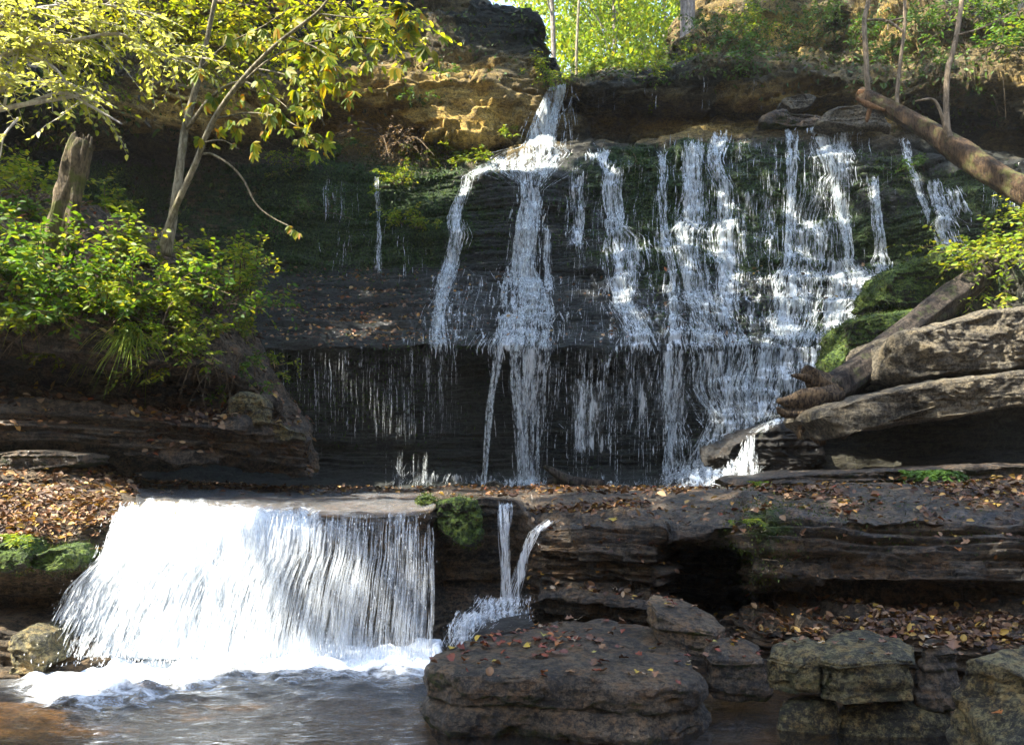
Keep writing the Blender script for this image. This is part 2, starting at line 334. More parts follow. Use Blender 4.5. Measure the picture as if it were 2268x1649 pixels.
# ---- the cliff with the main falls (rows run from its foot to its top)
cl = [
 (-700, [(1100,12.4),(1000,12.5),(850,12.5),(800,12.4),(770,12.3),(740,12.4),(600,12.6),(480,12.8),(400,12.9),(330,13.2),(290,13.4),(230,12.9),(200,12.8),(100,13.1),(0,13.4),(-250,14.2)]),
 (0,    [(1100,12.7),(1000,12.8),(850,12.8),(800,12.7),(770,12.6),(740,12.7),(600,12.9),(480,13.1),(400,13.3),(330,13.8),(300,13.9),(235,13.1),(200,13.0),(90,13.4),(0,13.8),(-260,14.8)]),
 (200,  [(1100,13.4),(1000,13.5),(850,13.5),(800,13.4),(770,13.3),(740,13.5),(600,14.3),(480,14.7),(400,14.9),(335,15.3),(315,15.3),(265,14.2),(235,14.1),(110,14.0),(60,14.3),(-270,15.6)]),
 (330,  [(1095,14.2),(1020,14.6),(850,14.8),(790,14.5),(769,14.4),(740,14.6),(600,15.8),(480,16.6),(410,16.9),(335,17.0),(308,16.8),(285,15.0),(195,14.8),(175,15.2),(80,15.4),(-280,16.8)]),
 (480,  [(1094,14.5),(1030,15.2),(820,15.3),(780,14.8),(767,14.7),(737,15.0),(603,16.2),(490,16.9),(400,17.2),(330,17.4),(305,17.3),(288,15.8),(192,15.6),(170,16.1),(85,16.3),(-300,17.8)]),
 (600,  [(1093,14.7),(1036,15.7),(805,15.8),(778,15.1),(766,15.0),(736,15.3),(604,16.6),(492,17.0),(392,17.3),(340,17.9),(305,18.1),(262,16.8),(180,16.6),(150,17.2),(90,17.4),(-330,19.0)]),
 (720,  [(1092,14.8),(1040,16.0),(800,16.1),(775,15.1),(765,15.0),(735,15.4),(605,16.8),(492,17.2),(386,17.5),(346,18.3),(258,18.9),(206,17.8),(166,17.7),(145,18.2),(90,18.4),(-350,20.0)]),
 (850,  [(1092,14.8),(1040,16.0),(800,16.1),(774,15.1),(764,15.0),(735,15.5),(605,16.9),(492,17.3),(387,17.7),(346,18.5),(285,18.8),(232,18.0),(160,17.8),(145,18.4),(95,18.7),(-350,20.2)]),
 (960,  [(1092,14.8),(1040,16.0),(800,16.1),(774,15.1),(764,15.0),(735,15.5),(605,16.9),(492,17.3),(388,17.7),(344,18.7),(330,18.7),(296,17.9),(160,18.0),(150,18.5),(110,18.9),(-300,20.3)]),
 (1020, [(1092,14.8),(1040,16.0),(800,16.1),(774,15.1),(764,15.0),(735,15.5),(605,16.9),(492,17.2),(388,17.4),(341,18.7),(332,18.6),(316,17.9),(160,18.1),(150,18.6),(118,19.0),(-60,19.8)]),
 (1080, [(1092,14.8),(1040,16.0),(800,16.1),(774,15.1),(764,15.0),(735,15.5),(605,16.9),(500,17.0),(392,17.1),(345,18.4),(334,18.5),(322,18.0),(158,18.2),(149,18.7),(118,19.0),(8,19.4)]),
 (1150, [(1092,14.8),(1040,16.0),(800,16.1),(774,15.1),(764,15.0),(735,15.5),(605,16.8),(500,16.9),(400,17.0),(345,17.9),(325,18.6),(300,18.5),(172,18.4),(152,18.8),(120,19.1),(14,19.4)]),
 (1178, [(1092,14.8),(1040,16.0),(800,16.1),(774,15.1),(764,15.0),(735,15.5),(605,16.8),(500,16.9),(395,17.0),(340,17.8),(322,18.6),(290,18.6),(190,18.5),(160,18.8),(122,19.1),(40,19.4)]),
 (1188, [(1092,14.8),(1040,16.0),(800,16.1),(774,15.1),(764,15.0),(735,15.5),(605,16.8),(500,16.9),(392,17.0),(338,17.8),(322,18.6),(280,18.7),(193,18.6),(165,18.9),(130,19.2),(70,19.5)]),
 (1194, [(1092,14.8),(1040,16.0),(800,16.1),(774,15.1),(764,15.0),(735,15.5),(605,16.8),(500,16.9),(392,17.0),(337,17.8),(322,18.6),(280,18.8),(192,18.6),(190,19.5),(189,22),(188,34)]),
 (1256, [(1092,14.8),(1040,16.0),(800,16.1),(774,15.1),(764,15.0),(735,15.5),(605,16.8),(500,16.9),(392,17.0),(332,17.9),(318,18.8),(250,19.2),(190,18.5),(187,19.5),(186,22),(186,34)]),
 (1266, [(1092,14.8),(1040,15.9),(800,16.0),(774,15.1),(764,15.0),(735,15.5),(608,16.8),(500,17.0),(385,17.1),(330,17.9),(316,18.9),(255,19.4),(178,18.1),(176,19.5),(175,22),(175,36)]),
 (1350, [(1092,14.7),(1040,15.8),(800,15.9),(775,15.1),(765,15.0),(735,15.5),(615,16.6),(500,17.0),(372,17.2),(322,17.8),(312,18.9),(262,19.5),(200,18.0),(162,17.9),(157,22),(150,40)]),
 (1450, [(1088,14.5),(1040,15.6),(800,15.7),(776,15.1),(766,15.0),(735,15.5),(612,16.4),(500,16.8),(370,17.2),(324,17.7),(312,18.8),(266,19.4),(208,18.0),(158,17.8),(150,22),(140,40)]),
 (1495, [(1084,14.4),(1040,15.3),(810,15.5),(777,15.1),(767,15.0),(735,15.4),(605,16.3),(495,16.7),(360,17.2),(316,17.6),(304,18.7),(264,19.3),(212,18.0),(154,17.8),(140,20.5),(95,22.5)]),
 (1560, [(1080,14.2),(1040,14.9),(840,15.3),(779,15.1),(768,15.0),(735,15.4),(595,16.2),(488,16.7),(350,17.2),(302,17.6),(292,18.6),(258,19.2),(214,18.0),(152,17.7),(125,20.0),(-60,22.8)]),
 (1700, [(1076,13.8),(1000,14.4),(850,14.9),(780,15.0),(768,14.9),(735,15.3),(590,16.0),(482,16.5),(340,17.0),(287,17.3),(278,18.3),(252,18.9),(222,17.8),(152,17.5),(118,19.6),(-350,24.0)]),
 (1832, [(1075,13.4),(980,14.0),(850,14.5),(778,14.8),(766,14.7),(733,15.1),(585,15.8),(480,16.2),(335,16.8),(277,17.0),(269,17.9),(252,18.3),(226,17.5),(160,17.2),(116,19.2),(-350,23.5)]),
 (1850, [(1075,13.4),(980,13.9),(850,14.4),(778,14.7),(766,14.6),(733,15.0),(584,15.7),(480,16.1),(335,16.7),(276,16.9),(268,17.8),(252,18.2),(226,17.4),(162,17.1),(112,20.6),(-350,25.0)]),
 (1880, [(1075,13.3),(980,13.8),(850,14.3),(777,14.6),(765,14.5),(732,14.9),(583,15.6),(480,16.0),(335,16.6),(279,16.8),(271,17.7),(253,18.1),(226,17.3),(164,17.0),(112,18.8),(-350,22.8)]),
 (1960, [(1075,13.0),(980,13.5),(850,14.0),(775,14.4),(762,14.3),(730,14.7),(580,15.3),(478,15.6),(350,16.2),(290,16.4),(280,17.3),(262,17.8),(226,17.0),(168,16.8),(108,18.2),(-350,21.8)]),
 (2050, [(1075,12.8),(980,13.2),(850,13.6),(775,13.9),(760,13.9),(730,14.2),(570,14.8),(474,15.0),(395,15.6),(335,15.8),(320,17.2),(272,17.6),(224,16.4),(172,16.2),(100,17.5),(-350,20.6)]),
 (2160, [(1075,12.7),(980,13.0),(850,13.3),(775,13.5),(760,13.5),(730,13.7),(565,14.2),(470,14.5),(410,15.0),(362,15.2),(345,17.0),(272,17.6),(244,15.9),(180,15.6),(95,16.6),(-350,19.4)]),
 (2290, [(1075,12.6),(980,12.9),(850,13.1),(775,13.2),(760,13.2),(730,13.4),(560,13.8),(468,14.0),(410,14.5),(352,14.8),(338,16.6),(280,17.2),(255,15.2),(185,14.9),(95,15.8),(-350,18.2)]),
 (3000, [(1075,11.6),(980,11.8),(850,11.9),(775,12.0),(760,12.0),(730,12.2),(560,12.4),(468,12.5),(410,12.9),(352,13.1),(338,14.2),(280,14.4),(255,13.2),(185,13.0),(95,13.6),(-350,15.6)]),
]
us = np.concatenate([np.arange(-700, -40, 16), np.arange(-40, 2320, 3.2), np.arange(2320, 3001, 16)])
ns = [12, 96, 18, 10, 16, 80, 60, 54, 18, 20, 26, 30, 14, 16, 70, 6]
G, rt = net(cl, us, ns, (5., 1.2))
G = blur(G, 3)
N = gnormals(G)
x, y, z = G[..., 0], G[..., 1], G[..., 2]; RT = np.repeat(rt[:, None], G.shape[1], 1)
U0, V0 = toUV(G)
sdm = strata(x, y, z, 1, .09, .42)
sdf = strata(x, y, z, 2, .03, .11, und=.18)
sdq = strata(x, y, z, 3, .015, .05, und=.2, joint=2.2)
big = fbm(x * .45, y * .45, z * .55, 4, 21)
mid = fbm(x * 1.5, y * 1.5, z * 1.8, 4, 22)
fin = fbm(x * 6, y * 6, z * 9, 4, 23)
wallr = sstep(5.6, 6.4, RT) * (1 - sstep(8.3, 8.9, RT))          # the mossy wet wall
rightw = sstep(1280, 1480, U0)
slope = sstep(4.6, 5.2, RT) * (1 - sstep(5.8, 6.2, RT))
upper = sstep(8.9, 9.4, RT)
amp = .16 + .12 * upper + .05 * rightw * wallr
flat = np.exp(-((U0 - 960) / 260) ** 2) * slope
amp = amp * (1 - .35 * flat)
plate = sstep(12.9, 13.4, RT) * sstep(1190, 1198, U0) * (1 - sstep(1480, 1500, U0))
lipk = .75 * np.exp(-((RT - 4) / .30) ** 2)
rid = ridged(x * .9, y * .9, z * 1.1, 4, 25)
ter = terr(fbm(x * .8, y * .8, z * 1.0, 4, 26), 5.)
d = amp * sdm * (1 - .6 * lipk) + (.045 + .05 * slope + .05 * (RT < 3.5) + .03 * wallr) * sdf + .04 * sdq + big * (.18 + .20 * upper + .30 * rightw * (wallr + .5 * slope)) * (1 - .7 * lipk) + mid * (.10 + .16 * rightw * (wallr + slope)) * (1 - .6 * lipk) + fin * .045 + rid * (.05 + .10 * upper + .13 * rightw * wallr) * (1 - .7 * lipk) * (1 - .7 * flat) + ter * upper * .55
d *= (1 - .75 * plate)
D = N.copy(); D[..., 2] *= .6
Gc = G + D * d[..., None]
Gc[..., 2] += np.exp(-((RT - 3.8) / .8) ** 2) * (.07 * fbm(x * .9, 0 * x, 0 * x, 4, 27) + .05 * terr(fbm(x * 1.6, 0 * x, 0 * x, 3, 28), 4.))
# stone colour, moss and wetness; warm patches also carry sunlight as brighter yellow
U1, V1 = toUV(Gc)
nm = fbm(x * .6, y * .6, z * .8, 4, 31)
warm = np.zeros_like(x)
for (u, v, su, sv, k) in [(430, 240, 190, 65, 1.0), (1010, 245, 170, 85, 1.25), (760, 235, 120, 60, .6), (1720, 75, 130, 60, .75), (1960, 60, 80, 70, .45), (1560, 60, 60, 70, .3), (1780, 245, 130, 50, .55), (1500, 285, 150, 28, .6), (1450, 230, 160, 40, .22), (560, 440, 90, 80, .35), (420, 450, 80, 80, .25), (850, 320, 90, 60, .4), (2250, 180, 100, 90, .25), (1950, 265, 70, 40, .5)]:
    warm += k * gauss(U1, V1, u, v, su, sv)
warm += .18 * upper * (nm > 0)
moss = -.20 + .62 * wallr + .20 * rightw * wallr + .35 * rightw * slope + .15 * (1 - sstep(5., 5.6, RT)) * sstep(.9, 1.4, RT) + .5 * nm
moss += .75 * gauss(U1, V1, 760, 490, 260, 120) + .4 * gauss(U1, V1, 750, 880, 220, 70) + .5 * gauss(U1, V1, 120, 250, 200, 60) + .35 * gauss(U1, V1, 300, 400, 300, 120)
moss -= .45 * gauss(U1, V1, 1180, 560, 130, 160)
moss += .5 * gauss(U1, V1, 1450, 325, 120, 20) + .35 * sstep(13.05, 13.6, RT) + .3 * gauss(U1, V1, 1600, 560, 400, 200)
moss -= .8 * flat + .5 * warm
wet = np.clip(.25 + .6 * wallr + 1.2 * slope + .9 * lipk - .3 * upper, 0, 1)
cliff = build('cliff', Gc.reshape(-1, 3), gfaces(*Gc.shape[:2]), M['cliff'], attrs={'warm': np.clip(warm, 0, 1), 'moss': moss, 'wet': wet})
tag(cliff, kind='structure')
SURF.append(Gc)
CL = dict(G=Gc, moss=moss, RT=RT)

# ---- the ledge in front of the falls, the step the lower fall drops over and the bed of the pool
lg = [
 (-700, [(1850,4.0),(1530,6.3),(1490,6.0),(1400,6.05),(1335,6.5),(1270,6.1),(1190,6.2),(1080,7.2),(1010,8.8),(965,12.2)]),
 (0,    [(1830,4.1),(1540,6.3),(1500,6.15),(1395,6.25),(1335,6.9),(1265,6.3),(1190,6.4),(1090,7.4),(1015,9.0),(985,12.4)]),
 (150,  [(1830,4.1),(1540,6.4),(1500,6.2),(1420,6.3),(1340,6.9),(1255,6.5),(1190,6.6),(1085,7.6),(1020,9.2),(1000,13.0)]),
 (240,  [(1830,4.1),(1535,6.5),(1480,6.4),(1390,6.5),(1330,6.8),(1240,6.7),(1150,6.8),(1090,7.9),(1040,9.8),(1035,13.4)]),
 (330,  [(1820,4.1),(1525,6.8),(1450,6.7),(1380,6.8),(1310,7.1),(1190,6.95),(1138,6.95),(1105,8.0),(1075,10.2),(1068,14.2)]),
 (620,  [(1810,4.1),(1520,6.9),(1450,6.9),(1380,7.0),(1300,7.3),(1170,7.0),(1142,6.95),(1112,8.0),(1088,11),(1078,15.0)]),
 (950,  [(1800,4.2),(1520,6.9),(1450,6.9),(1380,7.1),(1300,7.4),(1170,7.05),(1142,6.95),(1110,8.0),(1088,11),(1078,15.2)]),
 (985,  [(1800,4.2),(1515,7.1),(1430,7.2),(1360,7.3),(1290,7.6),(1150,7.25),(1112,7.2),(1100,8.2),(1086,11),(1078,15.2)]),
 (1140, [(1800,4.2),(1515,7.1),(1420,7.2),(1350,7.3),(1290,7.6),(1145,7.3),(1108,7.3),(1098,8.2),(1086,11),(1078,15.0)]),
 (1185, [(1800,4.2),(1515,6.9),(1380,6.95),(1325,6.7),(1305,6.95),(1215,6.85),(1165,7.0),(1094,8.0),(1084,11),(1077,15.0)]),
 (1300, [(1800,4.2),(1515,6.7),(1390,6.75),(1322,6.55),(1300,6.85),(1225,6.75),(1170,6.9),(1090,8.0),(1084,11),(1078,14.8)]),
 (1455, [(1800,4.2),(1515,6.6),(1400,6.75),(1330,6.5),(1305,6.85),(1225,6.75),(1175,6.85),(1090,8.0),(1084,11),(1077,14.6)]),
 (1485, [(1800,4.2),(1515,6.6),(1420,6.7),(1370,6.75),(1335,8.2),(1215,8.0),(1180,6.85),(1090,7.9),(1082,10.6),(1076,14.2)]),
 (1625, [(1800,4.2),(1515,6.5),(1420,6.6),(1370,6.7),(1335,8.2),(1205,8.0),(1168,6.7),(1088,7.7),(1079,10),(1073,13.6)]),
 (1655, [(1800,4.2),(1520,6.2),(1430,6.3),(1395,6.3),(1330,7.2),(1272,6.2),(1140,6.4),(1086,7.4),(1077,9.4),(1068,12.8)]),
 (1760, [(1800,4.2),(1530,5.9),(1440,5.9),(1400,5.9),(1320,6.7),(1285,6.1),(1145,6.3),(1086,7.3),(1076,9.0),(1064,12.6)]),
 (1900, [(1800,4.2),(1550,5.7),(1440,5.7),(1405,5.7),(1310,6.5),(1285,6.1),(1150,6.25),(1086,7.3),(1074,9.0),(1060,12.4)]),
 (2290, [(1800,4.2),(1570,5.4),(1450,5.4),(1410,5.4),(1315,6.2),(1290,5.9),(1140,6.1),(1080,7.1),(1066,9.0),(1052,12.4)]),
 (3000, [(1800,4.2),(1570,5.0),(1450,5.0),(1410,5.0),(1315,5.7),(1290,5.4),(1140,5.6),(1070,6.6),(1056,8.4),(1040,11.6)]),
]
us = np.concatenate([np.arange(-700, -40, 14), np.arange(-40, 2320, 3.2), np.arange(2320, 3001, 14)])
G, rt = net(lg, us, [30, 18, 40, 34, 44, 40, 56, 44, 40])
G = blur(G, 2); N = gnormals(G)
x, y, z = G[..., 0], G[..., 1], G[..., 2]; RT = np.repeat(rt[:, None], G.shape[1], 1); U0, V0 = toUV(G)
sA = strata(x, y, z, 5, .045, .17, joint=1.3, und=.10); sB = strata(x, y, z, 6, .012, .045, joint=2.5, und=.1)
right = sstep(1150, 1200, U0); top = sstep(6.0, 6.6, RT); bed = 1 - sstep(.9, 1.4, RT)
left = 1 - sstep(240, 330, U0)
dd = (.10 * sA + .040 * sB) * (.45 + .85 * right) + fbm(x * 1.1, y * 1.1, z * 1.5, 4, 41) * (.10 + .14 * right) + fbm(x * 5, y * 5, z * 7, 4, 42) * .035
lipn = 1.
hz = .05 * fbm(x * 1.3, y * 1.3, 0 * z, 4, 43) + .028 * fbm(x * 5, y * 6, 0 * z, 4, 44) + .035 * strata(x, y, .06 * fbm(x * 1.2, y * 2.2, 0 * z, 4, 46) + .05 * y * right, 7, .02, .06)
dd = dd + right * (.06 * ridged(x * 1.8, y * 1.8, z * 2.5, 4, 48) + .16 * terr(fbm(x * 1.4, y * 1.4, z * 2.2, 4, 49), 5.))
dd = dd * (1 - .85 * top) + hz * top + bed * (fbm(x * 1.6, y * 1.6, 0 * z, 4, 45) * .12 - dd * .8)
lipw = (1 - right) * (1 - left) * np.exp(-((RT - 6) / .5) ** 2); dd *= 1 - .5 * lipw
D = N.copy(); D[..., 2] *= .75
G = G.copy(); G[..., 2] += (1 - right) * (1 - left) * np.exp(-((RT - 6) / .9) ** 2) * (.035 * fbm(x * 1.5, 0 * x, 0 * x, 4, 50) + .02 * fbm(x * 7, 0 * x, 0 * x, 3, 58))
Gl = G + D * dd[..., None]
U1, V1 = toUV(Gl)
nm = fbm(x * 1.2, y * 1.2, z * 1.2, 4, 47)
moss = -.30 + .35 * nm + .75 * gauss(U1, V1, 1700, 1200, 90, 90) + .3 * gauss(U1, V1, 1900, 1120, 300, 50) + .65 * left * np.exp(-((V1 - 1225) / 40) ** 2) * (U1 > -200) + .12 * right
warm = .25 * left + .15 * right * sstep(.1, .3, nm) + .75 * bed
wet = np.clip(.65 + .35 * right + .5 * top * (1 - left) - .6 * left, 0, 1)
ledge = build('rock_terrain', Gl.reshape(-1, 3), gfaces(*Gl.shape[:2]), M['ledge'], attrs={'warm': np.clip(warm, 0, 1), 'moss': moss, 'wet': wet})
tag(ledge, kind='structure'); SURF.append(Gl); LG = dict(G=Gl, RT=RT)

# ---- the overhanging bank on the left
bk = [
 (-700, [(1040,7.6),(1015,7.4),(960,7.2),(900,7.2),(880,8.4),(800,9.0),(755,7.4),(690,7.3),(580,7.7),(470,8.6),(420,11.0)]),
 (0,    [(1045,9.0),(1015,8.8),(975,8.5),(905,8.5),(885,9.5),(805,10.1),(770,8.5),(725,8.4),(610,8.9),(490,9.8),(420,12.0)]),
 (170,  [(1045,9.4),(1018,9.2),(985,8.9),(908,8.9),(890,9.8),(815,10.4),(785,8.6),(745,8.5),(630,9.1),(520,10.0),(460,12.2)]),
 (330,  [(1045,9.8),(1025,9.6),(1005,9.3),(918,9.2),(898,10.2),(830,10.8),(800,8.9),(765,8.8),(650,9.4),(560,10.3),(520,12.4)]),
 (480,  [(1045,10.3),(1035,10.2),(1015,9.8),(930,9.6),(910,10.4),(850,11.0),(835,9.5),(800,9.4),(700,10.0),(640,10.9),(600,12.6)]),
 (560,  [(1045,10.6),(1037,10.5),(1022,10.2),(952,10.0),(936,10.8),(890,11.4),(874,10.6),(862,10.5),(800,11.1),(770,11.8),(740,13.0)]),
 (620,  [(1046,10.8),(1038,10.8),(1020,10.5),(962,10.3),(955,10.8),(948,11.2),(944,11.3),(940,11.4),(925,11.7),(915,12.1),(905,13.0)]),
 (662,  [(1047,11.0),(1044,10.9),(1020,10.75),(966,10.7),(964,10.9),(962,11.1),(960,11.3),(959,11.5),(957,11.8),(955,12.3),(953,13.2)]),
 (690,  [(1060,11.3),(1058,11.3),(1056,11.4),(1054,11.5),(1053,11.6),(1052,11.7),(1051,11.9),(1050,12.0),(1050,12.2),(1050,12.6),(1050,13.3)]),
]
us = np.concatenate([np.arange(-700, -40, 14), np.arange(-40, 691, 3.5)])
G, rt = net(bk, us, [6, 16, 30, 14, 24, 16, 14, 34, 34, 20])
G = blur(G, 2); N = gnormals(G)
x, y, z = G[..., 0], G[..., 1], G[..., 2]; RT = np.repeat(rt[:, None], G.shape[1], 1)
soil = sstep(6.2, 7.2, RT)
dd = (.15 * strata(x, y, z, 9, .05, .16, tilt=.05) + .08 * strata(x, y, z, 10, .02, .06, tilt=.05)) * (1 - soil) + fbm(x * 1.4, y * 1.4, z * 1.4, 4, 51) * (.12 + .22 * soil) + fbm(x * 7, y * 7, z * 7, 4, 52) * .08 + .10 * ridged(x * 1.6, y * 1.6, z * 2, 4, 54)
D = N.copy(); D[..., 2] *= .8
Gb = G + D * dd[..., None]; U1, V1 = toUV(Gb)
moss = -.35 + .3 * fbm(x, y, z, 3, 53) + .55 * gauss(U1, V1, 590, 985, 90, 40) + .2 * soil
warm = .1 + .3 * gauss(U1, V1, 150, 880, 200, 40) + .1 * soil
bank = build('bank_terrain', Gb.reshape(-1, 3), gfaces(*Gb.shape[:2]), M['bank'], attrs={'warm': warm + 0 * x, 'moss': moss, 'wet': np.clip(.35 - .3 * soil, 0, 1)})
tag(bank, kind='structure'); SURF.append(Gb); BK = dict(G=Gb, RT=RT)

# ---- the bank on the right, under the slabs
rb = [
 (1700, [(1065,12.5),(1062,12.7),(1060,12.8),(1058,13.0),(1056,13.2),(1054,13.6)]),
 (1800, [(1062,12.2),(1020,12.7),(980,12.9),(940,12.6),(925,12.7),(915,13.4)]),
 (1900, [(1060,12.0),(1010,12.8),(950,13.0),(880,12.4),(820,12.6),(780,13.4)]),
 (2020, [(1058,11.8),(1000,12.8),(940,13.0),(850,12.2),(720,12.6),(690,13.4)]),
 (2150, [(1056,11.6),(1000,12.7),(930,12.9),(820,12.0),(640,12.5),(590,13.3)]),
 (2290, [(1054,11.4),(1000,12.6),(920,12.8),(780,11.9),(560,12.3),(480,13.2)]),
 (3000, [(1050,10.4),(980,10.8),(900,11.0),(700,10.4),(380,11.0),(300,12.0)]),
]
us = np.concatenate([np.arange(1700, 2320, 4.), np.arange(2320, 3001, 16)])
G, rt = net(rb, us, [16, 16, 20, 30, 16]); G = blur(G, 2); N = gnormals(G)
x, y, z = G[..., 0], G[..., 1], G[..., 2]; RT = np.repeat(rt[:, None], G.shape[1], 1)
dd = .12 * strata(x, y, z, 13, .06, .2) + fbm(x * 1.2, y * 1.2, z * 1.4, 4, 55) * .22 + fbm(x * 6, y * 6, z * 7, 4, 56) * .04
Gr = G + N * dd[..., None]
rbank = build('hill_terrain', Gr.reshape(-1, 3), gfaces(*Gr.shape[:2]), M['cliff'], attrs={'warm': .05 + 0 * x, 'moss': -.1 + .5 * sstep(3, 4, RT) + .3 * fbm(x, y, z, 3, 57), 'wet': .2 + 0 * x})
tag(rbank, kind='structure'); SURF.append(Gr)

# ---- the wide ground under everything, and the wooded plateau behind the notch
gx = np.linspace(-60, 60, 61); gy = np.linspace(-40, 90, 66); GX, GY = np.meshgrid(gx, gy)
GZ = -.35 + .1 * fbm(GX * .3, GY * .3, 0 * GX, 3, 61) + 9. * sstep(8, 30, np.abs(GX + 1)) * (GY < 40) * 0
GZ = np.where(GY > 24, GZ, GZ)
Vg = np.stack([GX, GY, GZ], -1)
g = build('ground', Vg.reshape(-1, 3), gfaces(66, 61), M['bank'], attrs={'warm': .4 + 0 * GX, 'moss': -.3 + 0 * GX, 'wet': .2 + 0 * GX}); tag(g, kind='structure')
gx = np.linspace(-40, 60, 101); gy = np.linspace(21.5, 80, 60); GX, GY = np.meshgrid(gx, gy)
zt = CAMZ + (HZ - 182) * 19.5 / F
GZ = zt + .12 * (GY - 21.5) + .2 * fbm(GX * .4, GY * .4, 0 * GX, 3, 62) - .25 + .8 * sstep(3, 9, GX) + 6. * sstep(45, 80, GY) + 5 * sstep(-1, -8, GX) 
pl = build('hill', np.stack([GX, GY, GZ], -1).reshape(-1, 3), gfaces(60, 101), M['bank'], attrs={'warm': .7 + 0 * GX, 'moss': .1 + 0 * GX, 'wet': 0 * GX}); tag(pl, kind='structure')
hxs = np.linspace(-46, 46, 93); hys = np.linspace(-44, 12.5, 80); GX, GY = np.meshgrid(hxs, hys)  # unseen slopes beside and behind the camera, added to block low sky light
def side_z(X, Y):
    h = np.maximum.reduce([1.08 * np.maximum(-X - 6.8, 0), 1.3 * np.maximum(X - 8.5, 0), 1.3 * np.maximum(-Y - 5, 0)])
    return -.5 + np.minimum(h, 18) * (1 - sstep(9, 12, Y)) * .98
GZ = side_z(GX, GY); GZ = GZ + np.clip(GZ, 0, 1) * .7 * fbm(GX * .4, GY * .4, GZ * .4, 4, 63)
sh = build('hill', np.stack([GX, GY, GZ], -1).reshape(-1, 3), gfaces(80, 93), M['bank'], attrs={'warm': .2 + 0 * GX, 'moss': .15 + 0 * GX, 'wet': 0 * GX}); tag(sh, kind='structure')
def hill_z(X, Y): return zt + .12 * (Y - 21.5) - .3 + .8 * sstep(3, 9, X) + 6. * sstep(45, 80, Y) + 5 * sstep(-1, -8, X)
# ---------------------------------------------------------------- falling water
RES = 2.0; U_LO, U_HI, V_LO, V_HI = -120, 2400, -40, 1680
def depth_map(grids):
    nu = int((U_HI - U_LO) / RES); nv = int((V_HI - V_LO) / RES)
    Z = np.full((nv, nu), 1e9)
    for Gx in grids:
        u, v = toUV(Gx)
        for du, dv in ((0, 0), (.5, 0), (0, .5), (.5, .5)):
            uu = u[:-1, :-1] * (1 - du) + u[:-1, 1:] * du; uu = uu * (1 - dv) + (u[1:, :-1] * (1 - du) + u[1:, 1:] * du) * dv
            vv = v[:-1, :-1] * (1 - dv) + v[1:, :-1] * dv
            yy = Gx[:-1, :-1, 1] * (1 - dv) + Gx[1:, :-1, 1] * dv
            iu = ((uu - U_LO) / RES).astype(int); iv = ((vv - V_LO) / RES).astype(int)
            ok = (iu >= 0) & (iu < nu) & (iv >= 0) & (iv < nv)
            np.minimum.at(Z, (iv[ok], iu[ok]), yy[ok])
    for _ in range(12):
        h = Z > 1e8
        if not h.any(): break
        N_ = np.full_like(Z, 1e9)
        N_[1:] = np.minimum(N_[1:], Z[:-1]); N_[:-1] = np.minimum(N_[:-1], Z[1:]); N_[:, 1:] = np.minimum(N_[:, 1:], Z[:, :-1]); N_[:, :-1] = np.minimum(N_[:, :-1], Z[:, 1:])
        Z[h] = N_[h]
    Z[Z > 1e8] = 30.
    return Z
def look(Z, U, V):
    fu = np.clip((np.asarray(U) - U_LO) / RES - .5, 0, Z.shape[1] - 1.01); fv = np.clip((np.asarray(V) - V_LO) / RES - .5, 0, Z.shape[0] - 1.01)
    i = fu.astype(int); j = fv.astype(int); a = fu - i; b = fv - j
    return (Z[j, i] * (1 - a) + Z[j, i + 1] * a) * (1 - b) + (Z[j + 1, i] * (1 - a) + Z[j + 1, i + 1] * a) * b
ZC = depth_map([CL['G']]); ZL = depth_map([LG['G']]); ZA = depth_map(SURF)
def run_water(Z, v0, back):
    W = Z.copy(); j0 = int((v0 - V_LO) / RES)
    for j in range(j0 + 1, W.shape[0]): W[j] = np.minimum(Z[j], W[j - 1] + back * RES)
    return W
WC = run_water(ZC, 182, .0016)

M['thread'] = water_mat('falling_water', (.84, .90, .92), .80, (11, 11, 4.), .36, .66, .45)
M['spray'] = water_mat('water_spray', (.86, .89, .92), .9, (9, 9, 2.5), .30, .6, .4)
M['soft'] = water_mat('water_soft', (.84, .89, .93), .42, (9, 9, 2.), .30, .75, .4)
M['sheet'] = water_mat('water_sheet', (.84, .89, .93), .78, (22, 8, .6), .47, .74, .4, (5, 3, .4), .20)
M['veil'] = water_mat('water_veil', (.84, .89, .93), .7, (30, 10, .5), .48, .76, .4, (7, 3, .35), .20)

